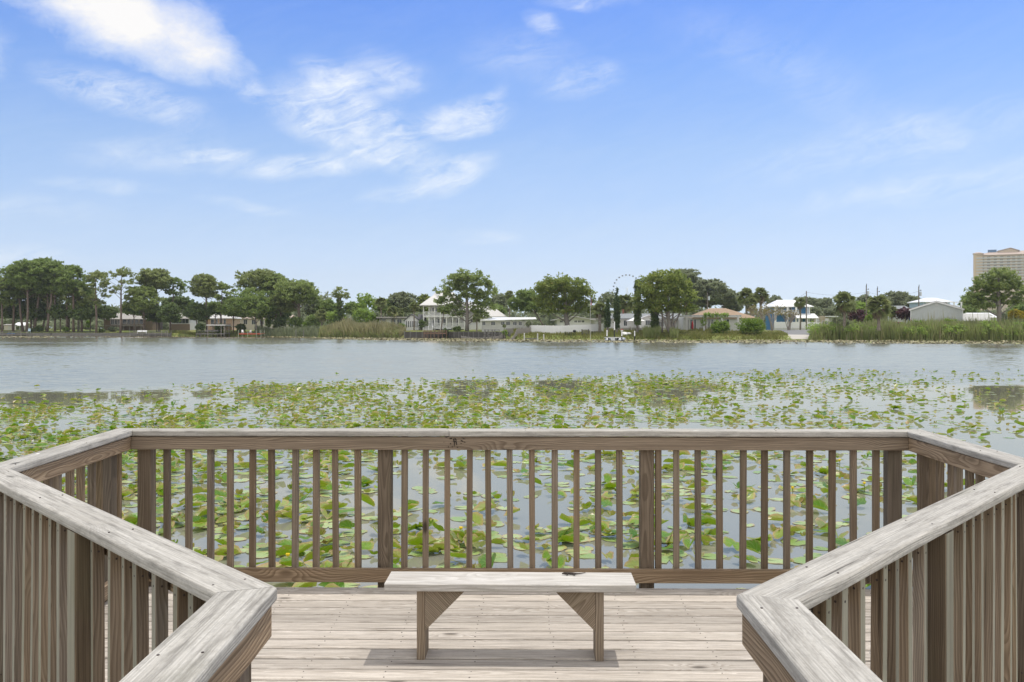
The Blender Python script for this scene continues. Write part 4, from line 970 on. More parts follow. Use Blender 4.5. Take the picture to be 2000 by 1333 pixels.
MB().tube([(h.x(1367),-.1,-3.3),(h.x(1367),-.1,0),(h.x(1412),0,.1)], [.06,.05,.03], 5).build('stem', B_DARK, vine)
u = H('closed_umbrella', 1350, 1355, 208, 'folded red patio umbrella standing under the pergola', 'umbrella'); b = MB(); b.tube([(0,0,h.z(637)-.2),(0,0,h.z(633)),(0,0,h.z(626)),(0,0,h.z(623.6))], [.20,.26,.17,.03], 8); b.build('canopy', P_REDB, u.r); b = MB(); b.tube([(0,0,0),(0,0,h.z(636))], [.04,.04], 6); b.build('pole', P_BLACK, u.r); b = MB(); b.tube([(0,0,.7),(0,0,.76)], [.62,.62], 12); b.build('table', P_BLACK, u.r)
# 13 blue and white house
h = H('two_storey_house', 1507, 1592, 262, 'blue and white two-storey house with a white standing-seam roof'); h.box('wall', 1512, 1580, 600, None, 0, 9, P_BLUE); h.hip(1505, 1586, 599, 585.3, 1526, 1560, 9.5, R_WHITE, -1.6)
h.box('balcony_floor', 1510, 1556, 611, 613.5, -1.8, -.05, P_TRIM); h.rail(1510, 1556, 606, 611, -1.7, P_TRIM, step=.35)
for p in (1511, 1535, 1551.5, 1575): h.post(p, 599.5, None, -1.6 if p < 1560 else -.1, P_TRIM, .5)
h.box('corner_trim', 1579, 1581.5, 600, None, -.12, .3, P_TRIM); h.win(1518, 1526, 601.5, 610); h.win(1538, 1546, 601.5, 610); h.win(1560, 1564, 603, 611)
h.gable(1548, 1590, 621.5, 613, 2.5, R_WHITE, -4, name='porch_roof'); h.win(1563, 1567, 622.5, 629, -.02); h.win(1573, 1578, 622.5, 629, -.02)
for p in (1553, 1569, 1586): h.post(p, 622, None, -3.5, P_TRIM, .3)
# 14 tan building
h = H('flat_roofed_building', 1602, 1634, 275, 'small tan stucco building with a flat white canopy right of the white fence', 'building'); h.box('wall', 1603, 1617, 617.5, None, 0, 6, P_TAN); h.box('wing_wall', 1617, 1634, 620.5, None, .6, 6, P_GREYW); h.box('canopy', 1611, 1634, 617.7, 619.5, -1.5, 6, R_WHITE); h.win(1606, 1609, 627, 636); h.win(1611.5, 1616, 624, 634, -.02)
# 15 grey gable garage
h = H('garage', 1781, 1877, 204, 'large plain grey gabled garage with white trim above the right-hand reeds', 'garage', rz=-R(24)); h.pent(1783, 1875.2, 589.2, 603.2, 1829, 0, 12, P_GREY)
for a, c, e, f in ((1780,1829,604.4,588),(1829,1878,588,604.4)):
    b = MB(); b.prism([(h.x(a),h.z(e)),(h.x(c),h.z(f)),(h.x(c),h.z(f)-.32),(h.x(a),h.z(e)-.32)], -.35, -.01, axis='y'); b.build('barge_board', P_TRIM, h.r)
h.gable_front(1780, 1878, 587.3, 603.6, 1829, 12, R_PALE, -.3, .1)
for p in (1783, 1875): h.post(p, 603.5, None, -.05, P_TRIM, .16, 'corner_board')
h.box('gable_vent', 1826.3, 1832, 591.6, 598, -.1, -.01, P_GREYW)
# 16 blue house with white roof behind
h = H('two_storey_house', 1800, 1860, 250, 'pale blue house whose white hip roof shows above the grey garage'); h.box('wall', 1804, 1855, 589, None, 0, 9, P_LBLUE); h.hip(1801, 1860, 589.5, 581.2, 1822, 1842, 9, R_WHITE); h.win(1810, 1814, 592, 600); h.win(1846, 1850, 591, 597)
h = H('roof_terrace', 1856, 1887, 244, 'white columned roof terrace to the right of the garage gable', 'terrace'); h.box('floor', 1857, 1886, 603, 604.5, 0, 5, P_TRIM); h.box('wall', 1858, 1884, 604.6, None, .3, 5, P_GREYW)
for p in (1864, 1878.5): h.post(p, 590, 603, .2, P_TRIM, .3)
h.box('beam', 1856, 1880, 590, 591.3, 0, .4, P_TRIM); h.box('parapet', 1879, 1886, 602, 607, -.2, -.02, P_WHITE); h.rail(1864.5, 1878, 596.5, 602.8, .2, P_TRIM)
# 18-19 low roofs right
h = H('long_shed', 1877, 1932, 208, 'low outbuilding with a ribbed grey metal roof right of the garage', 'building', rz=-R(24)); h.box('wall', 1878, 1928, 626.5, None, 0, 6, P_GREYW); h.gable(1874, 1931, 627, 612.3, 6, R_METAL, -.5)
h = H('ranch_house', 1900, 1948, 226, 'house with a bright white roof partly behind the tall right-hand pine'); h.pent(1930, 1947, 612, 621, 1931, 0, 7, P_WHITE); h.box('wall', 1902, 1930, 617, None, .3, 7, P_WHITE); h.gable(1899, 1949, 620, 611, 7, R_WHITE, -.6)
h = H('ranch_house', 1752, 1776, 262, 'dark grey roofed house glimpsed above the purple-leaved tree'); h.box('wall', 1754, 1774, 603, None, 0, 7, P_GREYW); h.gable(1750, 1778, 604, 597, 7, R_GREY)
# high-rise
h = H('apartment_tower', 1900, 2040, 900, 'tall cream apartment tower with rows of balconies behind the right-hand pine', 'tower', base=646, rz=-R(25))
h.box('wall', 1901.5, 2040, 497.5, None, 0, 18, plain('cream_tower_wall', (.60,.51,.40), .8, .04, .05)); h.hip(1905, 2042, 497.2, 489, 1935, 2010, 18, R_PINK, -1.5); h.hip(1898.5, 1918, 493.5, 490.6, 1905, 1911, 8, R_PINK, -1.8)
h.box('corner_tower', 1900, 1916, 493.6, None, -.8, 8, plain('tan_tower_corner', (.60,.48,.35), .8, .04, .05)); h.pent(1944, 1979, 484.8, 490, 1965, 5, 9, P_TAN, 'pediment_wall'); h.gable_front(1942.5, 1981, 483, 488.6, 1965, 9, R_PINK, 4.5, .6, 'pediment_roof'); h.box('plant_room', 1926, 1941, 486, 494, 6, 12, P_SLATE)
h.r.location.x += 5.0
bays = [1907.5,1917,1926.5,1938,1949,1961,1970,1979,1990,1999]
for f in range(10):
    y = 500+f*5.75; h.box('balcony', 1904.5, 2039, y+3.6, y+4.4, -1.4, -.02, R_OFF)
    b = MB(); b.box(h.x(1904.5), h.x(2039), -1.42, -1.36, h.z(y+3.4), h.z(y+1.9)); b.box(h.x(1904.5), h.x(2039), -1.42, -1.36, h.z(y+1.7), h.z(y+1.5)) ; b.build('balustrade', P_GREYW, h.r)
    for k, p in enumerate(bays):
        b = MB(); wd = 5.2 if k > 1 else 3; b.box(h.x(p-wd/2), h.x(p-.1), -.12, .0, h.z(y+3.5), h.z(y+.4)); b.box(h.x(p+.1), h.x(p+wd/2), -.12, .0, h.z(y+3.5), h.z(y+.4)); b.build('window', P_GLASS, h.r)
for p in (1937-5.5+.0, 1955, 1966, 1985): h.post(p, 497.6, None, -.7, P_TAN, 1.1, 'pier')

# ------------------------------------------------------------------ fences, bulkheads, docks
def run_fence(name, pts, hgt, label, mat, step, cat='fence', post=.13, thick=.05, panel='panel', zoff=0.0, pm=None, rails=0, back=0.0, base=None):
    """pts: (photo column, distance) corners; a panel and a post for each bay, following the ground"""
    W = [Vector((X_(p, Y), Y)) for p, Y in pts]; g0 = ground(W[0].x, W[0].y); root = thing(name, (W[0].x, W[0].y, g0), label, cat); o = W[0]
    n_tot = sum((b-a).length for a, b in zip(W, W[1:])); 
    for a, b in zip(W, W[1:]):
        n = max(1, round((b-a).length/step)); ang = math.atan2((b-a).y, (b-a).x)
        for k in range(n+1):
            p = a.lerp(b, k/n); z = (ground(p.x, p.y+back) if base is None else base)-g0+zoff
            m_ = MB(); m_.box(-post/2, post/2, -post/2, post/2, -.3, hgt+.08, axis=2); m_.build('post', pm or mat, root, (p.x-o.x, p.y-o.y, z), ang)
            if k < n:
                q = a.lerp(b, (k+1)/n); z2 = (ground(q.x, q.y+back) if base is None else base)-g0+zoff; L = (q-p).length; m_ = MB()
                vs = [(post/2,-thick/2,.03),(L-post/2,-thick/2,.03+z2-z),(L-post/2,thick/2,.03+z2-z),(post/2,thick/2,.03)]
                m_.add(vs+[(x, y, zz+hgt-.05) for x, y, zz in vs], [(3,2,1,0),(4,5,6,7),(0,1,5,4),(1,2,6,5),(2,3,7,6),(3,0,4,7)])
                nb = int(L/.3)
                for j in range(nb+1): m_.box(post/2+(L-post)*j/max(1,nb)-.03, post/2+(L-post)*j/max(1,nb)+.03, -thick/2-.02, -thick/2-.001, .05+(z2-z)*j/max(1,nb), hgt-.08+(z2-z)*j/max(1,nb), axis=2)
                m_.build(panel, mat, root, (p.x-o.x, p.y-o.y, z), ang)
    return root
run_fence('vinyl_fence', [(1035,212),(1096,208),(1178,214)], 1.95, 'tall white vinyl privacy fence under the big yellowish tree', P_WHITE, 1.9)
run_fence('vinyl_fence', [(1514,246),(1604,252)], 2.2, 'tall white vinyl fence in front of the blue house', P_WHITE, 2.0)
run_fence('low_wall', [(1512,244.5),(1602,250.5)], .55, 'low grey masonry wall at the foot of the white fence by the blue house', P_GREYW, 3.0, 'wall', thick=.2)
run_fence('board_fence', [(901,222),(925,217),(945,215),(975,214),(1002,215)], 1.35, 'weathered grey board fence in front of the white-roofed ranch', P_WOODG, 2.2)
run_fence('board_fence', [(997,204),(1010,207),(1036,211)], 1.5, 'weathered grey board fence joining the white vinyl fence on its left', P_WOODG, 2.0)
run_fence('bulkhead', [(-30,288.6),(100,288.6),(220,288.6),(334,288.3)], 1.15, 'low weathered grey timber bulkhead along the lawn under the left pine grove', P_WOODL, 3.2, 'sea wall', .25, .12, base=-.1)
run_fence('bulkhead', [(790,230.6),(860,228.6),(925,221),(990,213.5),(996,212)], 1.75, 'tall dark timber bulkhead below the white two-storey house', P_WOODD, 1.7, 'sea wall', .25, .15, pm=P_WOODL, base=-.1)

def dock(name, px0, px1, Y, deckpy, depth, label, mat, posts, rail=None, pt=None, pm=None, ph=0.0, base=None):
    root = thing(name, (X_((px0+px1)/2, Y), Y, 0), label, 'dock'); k = Y/F; xc = (px0+px1)/2; z = Z_(deckpy, Y); b = MB()
    nb = max(3, int(depth/.3)); 
    for j in range(nb): b.box((px0-xc)*k, (px1-xc)*k, depth*j/nb, depth*(j+1)/nb-.02, z-.1, z)
    b.box((px0-xc)*k, (px1-xc)*k, -.06, -.005, z-.32, z-.02); b.build('platform', mat, root)
    for p in posts:
        for y in (-.12, depth+.1): m_ = MB(); m_.tube([((p-xc)*k, y, -1.2), ((p-xc)*k, y, (Z_(pt, Y) if pt else z+.02))], [.09,.08], 7); m_.build('post', pm or mat, root)
    if rail:
        for (a, c, py) in rail:
            m_ = MB(); zz = Z_(py, Y); m_.box((a-xc)*k, (c-xc)*k, -.05, .03, zz-.1, zz); m_.box((a-xc)*k, (c-xc)*k, -.04, .02, (z+zz)/2-.05, (z+zz)/2+.04); m_.build('handrail', mat, root)
    return root
dock('wooden_dock', -30, 42, 285, 653.4, 3.2, 'grey railed wooden dock at the far left edge of the lake', P_WOODL, (-10,6,24,41), [(-28,42,647.5)], 647.2, P_WOODG)
dock('wooden_dock', 253, 328, 284, 651.5, 3.0, 'grey dock with thin rails and a white bench in front of the screened house', P_WOODL, (254,266,278,291,303,316,327), [(254,268,646.5),(288,328,646)], 646, P_WOODG)
rt = dock('boat_dock', 383, 440, 278, 651.5, 5.0, 'grey boat dock with a flat white canopy on posts', P_WOODL, (384,392,400,414,425,438), [(384,404,646)], None)
c = MB(); k = 278/F; c.box((404-411.5)*k, (440-411.5)*k, -.4, 5, Z_(636.5,278), Z_(634.2,278)); c.build('canopy', R_OFF, rt)
for p in (406, 432, 438):
    for y in (0, 4.6): m_ = MB(); m_.box((p-411.5)*k-.09, (p-411.5)*k+.09, y-.09, y+.09, -.8, Z_(636.5,278), axis=2); m_.build('canopy_post', P_WOODG, rt)
m_ = MB(); m_.box((398-411.5)*k, (424-411.5)*k, 1, 2.2, Z_(648,278), Z_(645,278)); m_.build('moored_hull', P_WOODL, rt)
dock('swim_dock', 466, 511, 270, 651.5, 3.6, 'low red-edged dock between tall pale green posts', P_RED, (466,484,501,510), None, 645, P_GREEN)
dock('wooden_dock', 827, 873, 224, 650.2, 2.6, 'short brown railed dock in front of the dark bulkhead', P_WOODB, (828,834,841,848,856,864,872), [(827,873,645.3)], 645.2)
dock('wooden_dock', 945, 976, 206, 652.5, 3.0, 'small dark dock with plank rails standing before the bulkhead end', P_WOODD, (947,953,961,966,975), [(945,953,644.5),(953,976,644.5)], 644, P_WOODL)
def posts(name, L, Y, label, mat, cat='post', w=.13, beam=None, cap=None, group=None):
    for px, top, lab in L:
        z = Z_(top, Y); r = thing(name, (X_(px, Y), Y, 0), lab, cat, 0, group); MB().tube([(0,0,-1),(0,0,z)], [w,w*.95], 8).build('shaft', mat, r); MB().tube([(0,0,z),(0,0,z+.06)], [w*1.15,w*.7], 8).build('cap', cap or mat, r)
posts('mooring_post', [(578,645,'thin grey mooring post before the dark cattails, leftmost of a pair'),(593,646,'short dark mooring post right beside the sandy landing'),(610,645.5,'grey mooring post standing where the straw reeds begin')], 262, '', P_WOODL)
posts('mooring_post', [(1024,651.5,'weathered post carrying the left end of a broken dock beam'),(1050,652.5,'pale weathered post carrying the right end of a broken dock beam'),(1062,654,'lone dark stub post right of the broken dock beam')], 191, '', P_GREYW)
b = thing('broken_dock_beam', (X_(1037,191),191.3,0), 'low dark beam left between two weathered posts in the water', 'beam'); m_ = MB(); m_.box(-1.5,1.6,-.1,.1,.28,.5); m_.build('beam', P_WOODL, b); MB().tube([(0,0,-1),(0,0,.3)], [.1,.1], 6).build('stub', P_WOODL, b)
for px, top, lab in ((1185.5,645,'black and white mooring pole left of the pontoon float'),(1200,628.5,'tallest black and white mooring pole behind the pontoon float'),(1214.5,644.5,'black and white pole with a small sign in front of the pontoon float'),(1239.5,646.5,'black and white mooring pole right of the pontoon float beside the reeds')):
    Y = 184 if px < 1230 else 190; r = thing('mooring_pole', (X_(px, Y), Y, 0), lab, 'pole', 0, 'two-tone poles by the pontoon float'); zt = Z_(top, Y); zm = Z_(657 if px != 1200 else 645, Y)
    MB().tube([(0,0,-1),(0,0,zm)], [.12,.12], 8).build('lower_shaft', P_BLACK, r); MB().tube([(0,0,zm),(0,0,zt)], [.115,.11], 8).build('upper_shaft', P_WHITE, r)
    if px == 1214.5: m_ = MB(); m_.box(-.26,.26,-.17,-.12,zt-.35,zt+.12); m_.build('sign', P_GREYW, r); m_ = MB(); m_.box(-.25,.25,-.19,-.171,zt-.02,zt+.11); m_.build('sign_band', P_REDB, r)
# pontoon float
r = thing('pontoon_float', (X_(1201,183),183,0), 'silver aluminium pontoon float moored at the grassy bank', 'boat'); k = 183/F
for px in (1185, 1197.5, 1210): 
    x = (px-1201)*k; t_ = MB(); t_.tube([(x,-.35,.22),(x,-.1,.24),(x,.2,.24),(x+1.6,5.2,.24),(x+1.65,5.5,.24)], [.05,.30,.36,.36,.1], 12); t_.build('pontoon', P_ALU, r, smooth=True)
m_ = MB(); m_.box((1182-1201)*k,(1214-1201)*k,-.1,2.2,.60,.74); m_.build('platform', P_GREYW, r); m_ = MB(); m_.box((1193-1201)*k,(1201-1201)*k,-.25,-.12,.05,.6); m_.build('ladder', P_ALU, r)
t_ = MB(); t_.tube([((1206-1201)*k,1.2,.32),((1207-1201)*k,1.2,.34),((1221-1201)*k,1.6,.34),((1222.5-1201)*k,1.6,.34)], [.1,.36,.36,.08], 12); t_.build('loose_pontoon', P_ALU, r, smooth=True)
def lump(name, px, py, w, hgt, Y, label, mat, cat, seed=1):
    q = random.Random(seed); g = gz(px, Y); o = MB()
    for k in range(9): o.ball((q.uniform(-.4,.4)*w, q.uniform(-.25,.25)*w, hgt*q.uniform(.2,.6)), hgt*q.uniform(.3,.5), 8, 5, (1.4,1.2,.7))
    return tag(o.build(name, mat, None, (X_(px, Y), Y, g)), label, cat)
lump('tarp_heap', 1224, 649, 1.5, .9, 202, 'crumpled white tarp heaped on the grassy bank behind the pontoon float', P_WHITE, 'tarp', 4)

# boat ramp and road
def strip(name, P, mat, lift):
    vs = []; fs = []; n = len(P)
    for a, b, d in P:
        for k in range(9):
            px = a+(b-a)*k/8; Y = shoreY(px)+d; x = X_(px, Y); vs.append((x, Y, max(ground(x, Y), -.3)+lift))
    for i in range(n-1):
        for k in range(8): fs.append((i*9+k, i*9+k+1, (i+1)*9+k+1, (i+1)*9+k))
    o = MB(); o.add(vs, fs); return tag(o.build(name, mat), kind='structure')
strip('boat_ramp', [(1536,1577,-3),(1537,1577,0),(1538,1578,1),(1539,1580,2.5),(1540,1582,6)], P_CONC, .06)
strip('road', [(1540,1582,6.1),(1536,1586,12),(1528,1590,20),(1522,1592,27),(1500,1640,32),(1490,1660,37)], P_ASPH, .06)

# ------------------------------------------------------------------ poles, flags, wheel, small things
def pole(px, top, Y, label, name='utility_pole', w=.15, xfm=False, arm=True, base=None):
    g = gz(px, Y) if base is None else Z_(base, Y); h_ = Z_(top, Y)-g; r = thing(name, (X_(px, Y), Y, g), label, 'pole'); MB().tube([(0,0,-.3),(0,0,h_*.5),(0,0,h_)], [w*1.2,w,w*.85], 8).build('shaft', P_POLE, r)
    if xfm: MB().tube([(.45,-.1,h_*.78),(.45,-.1,h_*.78+1.1)], [.28,.28], 10).build('transformer', P_ALU, r)
    if arm: m_ = MB(); m_.box(-.06,.06,-.25,-.13,h_-.3,h_+.45); m_.ball((.5,-.1,h_-1.0),.16,6,4); m_.tube([(0,0,h_-1.1),(.5,-.1,h_-1.0)],[.04,.04],4); m_.build('bracket', P_BLACK, r)
    return r
pole(1381.5, 571, 268, 'weathered utility pole with a grey transformer against the hazy pines', xfm=True)
pole(1575, 569, 238, 'plain utility pole at the road edge in front of the blue house', arm=False)
pole(1692, 558, 246, 'utility pole with a transformer rising between the two right-hand palms', xfm=True)
pole(1713.5, 563, 256, 'utility pole whose top shows just above the right-hand thick palm')
pole(1794.5, 560, 240, 'utility pole directly left of the grey garage roof', xfm=True)
def wire(a, b, label, sag=1.2):
    A, B = Vector(a), Vector(b); n = 14; P = [A.lerp(B, k/n)-Vector((0,0,sag*4*(k/n)*(1-k/n))) for k in range(n+1)]
    tag(MB().tube(P, [.018]*(n+1), 4).build('overhead_wire', P_BLACK), label, 'wire')
def top(px, py, Y): return (X_(px, Y), Y, Z_(py, Y))
wire(top(1575,571,238), top(1692,571,246), 'drooping wire from the roadside pole across to the pole between the palms', .8)
wire(top(1575,572,238), top(1500,592,262), 'short service wire from the roadside pole down to the blue house')
wire(top(1692,570,246), top(1794.5,569,240), 'drooping wire between the palm pole and the pole by the garage')
# lamp post with flat head
r = thing('lamp_post', (X_(1293.5,205),205,gz(1293,205)), 'tall grey post with a flat box head in front of the magnolia', 'post'); hh = Z_(593,205)-gz(1293,205); MB().tube([(0,0,-.3),(0,0,hh-.3)], [.17,.13], 8).build('shaft', P_POLE, r); m_ = MB(); m_.box(-.48,.48,-.35,.35,hh-.3,hh); m_.build('head', P_GREYW, r); m_ = MB(); m_.box(-.4,.4,-.05,.05,hh-.42,hh-.301); m_.build('bracket', P_POLE, r)
def flag(px, base, ptop, ftop, fbot, w, Y, label, pw=.05, droop=True):
    g = gz(px, Y); zt = Z_(ptop, Y)-g; r = thing('flagpole', (X_(px, Y), Y, g), label, 'flag'); MB().tube([(0,0,-.3),(0,0,zt)], [pw,pw*.7], 6).build('pole', P_GREYW, r)
    z1, z0 = Z_(ftop, Y)-g, Z_(fbot, Y)-g; hW = w*Y/F; f = MB()
    n = 13
    for s_ in range(n):            # hanging flag: stripes run down with the cloth
        for c_ in range(3):
            u0, u1 = s_/n, (s_+1)/n; v0, v1 = c_/3, (c_+1)/3
            def P(u, v, d): return (hW*(.08+.92*u)*(.55+.45*v)+.02, .12*math.sin(u*9+v*2)+d, z1-(z1-z0)*v*(1-.12*u)-u*.15)
            mi = 2 if (u0 < .54 and v0 < .34) else (0 if s_ % 2 == 0 else 1)
            A = [P(u0,v0,0),P(u1,v0,0),P(u1,v1,0),P(u0,v1,0)]; B = [P(u0,v0,.02),P(u1,v0,.02),P(u1,v1,.02),P(u0,v1,.02)]
            f.add(A+B, [(3,2,1,0),(4,5,6,7),(0,1,5,4),(1,2,6,5),(2,3,7,6),(3,0,4,7)], None, mi)
    f.build('flag_cloth', [plain('flag_red', (.5,.05,.06), .8, .05), P_WHITE, plain('flag_navy', (.03,.05,.16), .8, .05)], r)
flag(1153, 646, 578, 581, 597, 3.2, 200, 'tall flagpole with a limp striped flag right of the big yellowish tree')
flag(1775, 640, 620, 621.5, 632, 5.5, 205, 'small striped flag on a short pole at the left edge of the garage', .03)
# observation wheel far beyond the trees
P_CAB = plain('grey_cabin', (.14,.145,.15), .6, .1)
def wheel():
    Y = 700; r = thing('ferris_wheel', (X_(1225,Y),Y,1.8), 'thin white ferris wheel with dark cabins far behind the cypress columns', 'ferris wheel'); cz = Z_(563,Y)-1.8; rad = 27*Y/F; rim = MB(); sp = MB(); n = 24
    for rr_ in (rad*.9, rad*.86): rim.tube([(rr_*math.cos(6.2832*k/48), 0, cz+rr_*math.sin(6.2832*k/48)) for k in range(49)], [.03]*49, 4, False)
    rim.build('rim', R_WHITE, r)
    for k in range(n): a = 6.2832*k/n; sp.tube([(0,0,cz),(rad*.9*math.cos(a),0,cz+rad*.9*math.sin(a))], [.015,.015], 3)
    s_ = sp.build('spokes', R_WHITE, r)
    for sx in (-1, 1): MB().tube([(0,.3,cz),(sx*5,.6,0)], [.15,.2], 6).build('support_leg', R_WHITE, r)
    for k in range(n):
        a = 6.2832*(k+.35)/n; c = (rad*math.cos(a), 0, cz+rad*math.sin(a)); g = MB(); g.box(c[0]-.5, c[0]+.5, -.4, .4, c[2]-1.0, c[2]-.35, axis=2); g.prism([(c[0]-.58,c[2]-.34),(c[0]+.58,c[2]-.34),(c[0]+.35,c[2]-.08),(c[0]-.35,c[2]-.08)], -.4, .4, axis='y'); g.build('cabin', P_CAB, r)
wheel()
# person by the white fence: one continuous skinned body
def person():
    Y = 250; px = 1568; g = gz(px, Y); me = bpy.data.meshes.new('person')
    J = [((0,0,.92),.14),((0,0,1.12),.14),((0,0,1.36),.165),((0,0,1.50),.06),((0,-.01,1.64),.10),((.02,0,1.76),.07),
         ((-.10,0,.86),.10),((-.12,-.03,.47),.065),((-.13,0,.07),.05),((-.13,-.16,.03),.035),((.10,0,.86),.10),((.13,.04,.47),.065),((.15,.1,.07),.05),((.15,-.06,.03),.035),
         ((-.22,0,1.40),.062),((-.29,.03,1.12),.045),((-.30,-.08,.88),.035),((.22,0,1.40),.062),((.30,.02,1.14),.045),((.22,-.2,1.22),.035)]
    E = [(0,1),(1,2),(2,3),(3,4),(4,5),(0,6),(6,7),(7,8),(8,9),(0,10),(10,11),(11,12),(12,13),(2,14),(14,15),(15,16),(2,17),(17,18),(18,19)]
    me.from_pydata([j[0] for j in J], E, []); o = link('person', me, None, (X_(px, Y), Y, g+.02)); o.modifiers.new('Skin', 'SKIN'); s = o.modifiers.new('Sub', 'SUBSURF'); s.levels = 1; s.render_levels = 1
    for v, (_, q) in zip(me.skin_vertices[0].data, J): v.radius = (q, q)
    me.skin_vertices[0].data[0].use_root = True; me.materials.append(plain('person_skin', (.42,.27,.19), .6))  # one even skin colour
    tag(o, 'distant person in a dark top and shorts walking along the white fence', 'person')
    b = MB(); b.tube([(0,0,.95),(0,0,1.2),(0,0,1.42)], [.185,.19,.20], 10); b.build('shirt', plain('dark_shirt', (.05,.05,.07), .8), o)
    for sx in (-1, 1): b = MB(); b.tube([(sx*.09,0,.97),(sx*.115,0,.55)], [.135,.11], 8); b.build('shorts', plain('red_shorts', (.25,.08,.08), .8), o)
    b = MB(); b.ball((.0,.02,1.71), .115, 8, 6, (1,1,.95)); b.build('hair', B_DARK, o)
person()
# road signs
def sign(px, py, Y, label, shape, sz, mat, name='road_sign'):
    g = gz(px, Y); zc = Z_(py, Y)-g; r = thing(name, (X_(px, Y), Y, g), label, 'sign'); MB().tube([(0,.06,-.3),(0,.06,zc+sz*.4)], [.04,.04], 6).build('post', P_ALU, r); m_ = MB()
    m_.prism([(0,zc-sz),(sz,zc),(0,zc+sz),(-sz,zc)] if shape == 'diamond' else [(-sz*1.2,zc-sz*.8),(sz*1.2,zc-sz*.8),(sz*1.2,zc+sz*.8),(-sz*1.2,zc+sz*.8)], -.02, .01, axis='y'); m_.build('plate', mat, r)
sign(1597.5, 626.5, 236, 'grey back of a diamond road sign at the end of the white fence', 'diamond', .42, P_ALU); sign(1615.5, 625, 240, 'plain pale rectangular sign in front of the tan building', 'rect', .45, P_GREYW)
# parked red car above the reeds
def car():
    Y = 236; g = gz(1754, Y)+.55; r = thing('parked_car', (X_(1754, Y), Y, g), 'red car parked behind the reeds left of the garage', 'car'); b = MB()
    b.prism([(-2.1,.35),(2.1,.35),(2.15,.8),(1.3,.9),(.9,1.42),(-1.3,1.42),(-1.75,.92),(-2.15,.85)], -.85, .85, axis='y'); b.build('body', plain('faded_red_paint', (.45,.12,.10), .4, .05), r)
    for x0, x1 in ((-1.25,-.35),(-.25,.75)): m_ = MB(); m_.prism([(x0-.1,.95),(x1+.2,.95),(x1,1.34),(x0+.1,1.34)], -.87, -.851, axis='y'); m_.build('window', P_GLASS, r)
    for x in (-1.35, 1.35):
        for y in (-.82, .82): m_ = MB(); m_.tube([(x,y-.1,.33),(x,y+.1,.33)], [.33,.33], 12); m_.build('wheel', P_BLACK, r)
car()
# lawn furniture
def chair(px, Y, label, mat, rz=0.0, s=1.0, onz=None):
    g = gz(px, Y) if onz is None else onz; r = thing('garden_chair', (X_(px, Y), Y, g), label, 'chair', rz); b = MB(); b.box(-.28*s,.28*s,-.28*s,.28*s,.38*s,.44*s); b.build('seat', mat, r); b = MB(); b.prism([(.24*s,.42*s),(.30*s,.42*s),(.50*s,1.05*s),(.44*s,1.05*s)], -.28*s, .28*s, axis='x'); b.build('backrest', mat, r)
    for x in (-.25, .25):
        for y in (-.25, .25): m_ = MB(); m_.box((x-.03)*s,(x+.03)*s,(y-.03)*s,(y+.03)*s,0,.379*s,axis=2); m_.build('leg', mat, r)
chair(474, 271.5, 'white reclining chair on the left of the red-edged dock', P_WHITE, .5, 1.0, Z_(651.5,270)); chair(488, 271.8, 'grey chair in the middle of the red-edged dock', P_GREYW, -.3, 1.0, Z_(651.5,270)); chair(57, 291, 'pale blue lawn chair on the bank under the left pines', P_LBLUE, .4, 1.3); chair(1233, 216, 'pale patio chair under the white canopy umbrella', P_CREAM, .6)
def bench_far(px0, px1, py0, py1, Y, label, mat, z):
    k = Y/F; xc = (px0+px1)/2; r = thing('lake_bench', (X_(xc, Y), Y, z), label, 'bench'); L = (px1-px0)*k/2; hh = (py1-py0)*k; b = MB(); b.box(-L,L,0,.5,hh*.4,hh*.5); b.build('seat', mat, r); b = MB(); b.box(-L,L,.5,.58,hh*.45,hh); b.build('backrest', mat, r)
    for x in (-L*.9, L*.9): m_ = MB(); m_.box(x-.06,x+.06,.05,.5,0,hh*.4,axis=2); m_.build('leg', mat, r)
bench_far(267, 286, 645, 651, 285.5, 'long white bench standing on the grey left dock', P_WHITE, Z_(651.5,284)); bench_far(13, 27, 650, 653.2, 286, 'blue bench on the railed dock at far left', P_SLATE, Z_(653.4,285))
def table(px, Y, w, label, mat, hgt=.75, top=.08):
    r = thing('picnic_table', (X_(px, Y), Y, gz(px, Y)), label, 'table'); b = MB(); b.box(-w,w,-.4,.4,hgt-top,hgt); b.build('tabletop', mat, r)
    for x in (-w*.8, w*.8): m_ = MB(); m_.prism([(-.35,0),(-.25,0),(.1,hgt-top),(-.1,hgt-top)], x-.05, x+.05, axis='x'); m_.build('leg', mat, r); 
    for y in (-.75, .75): b = MB(); b.box(-w,w,y-.14,y+.14,.42,.47); b.build('bench', mat, r)
table(1164, 205, 1.1, 'dark picnic table at the right end of the white vinyl fence', P_WOODD); table(1110, 204, .9, 'black table with seats in front of the white vinyl fence', P_BLACK)
r = thing('kettle_grill', (X_(1122,203.5),203.5,gz(1122,203.5)), 'black kettle grill on the grass before the white vinyl fence', 'grill'); b = MB(); b.ball((0,0,.95), .38, 10, 6, (1,1,.8)); b.build('bowl', P_BLACK, r); 
for k in range(3): MB().tube([(.15*math.cos(k*2.1),.15*math.sin(k*2.1),.75),(.35*math.cos(k*2.1),.35*math.sin(k*2.1),0)], [.03,.03], 5).build('leg', P_BLACK, r)
r = thing('wooden_crate', (X_(1143,204),204,gz(1143,204)), 'large weathered crate on the grass below the limp flag', 'crate'); b = MB()
for k in range(6): b.box(-.8,.8,-.6,-.55,.05+k*.2,.21+k*.2)
for k in range(6): b.box(-.8,.8,.55,.6,.05+k*.2,.21+k*.2)
b.box(-.8,.8,-.549,.549,1.1,1.2); b.build('slats', plain('olive_crate', (.16,.16,.09), .9, .2), r); b = MB()
for x in (-.74,.74):
    for y in (-.66,.66): b.box(x-.06,x+.06,y-.06,y+.06,0,1.3,axis=2)
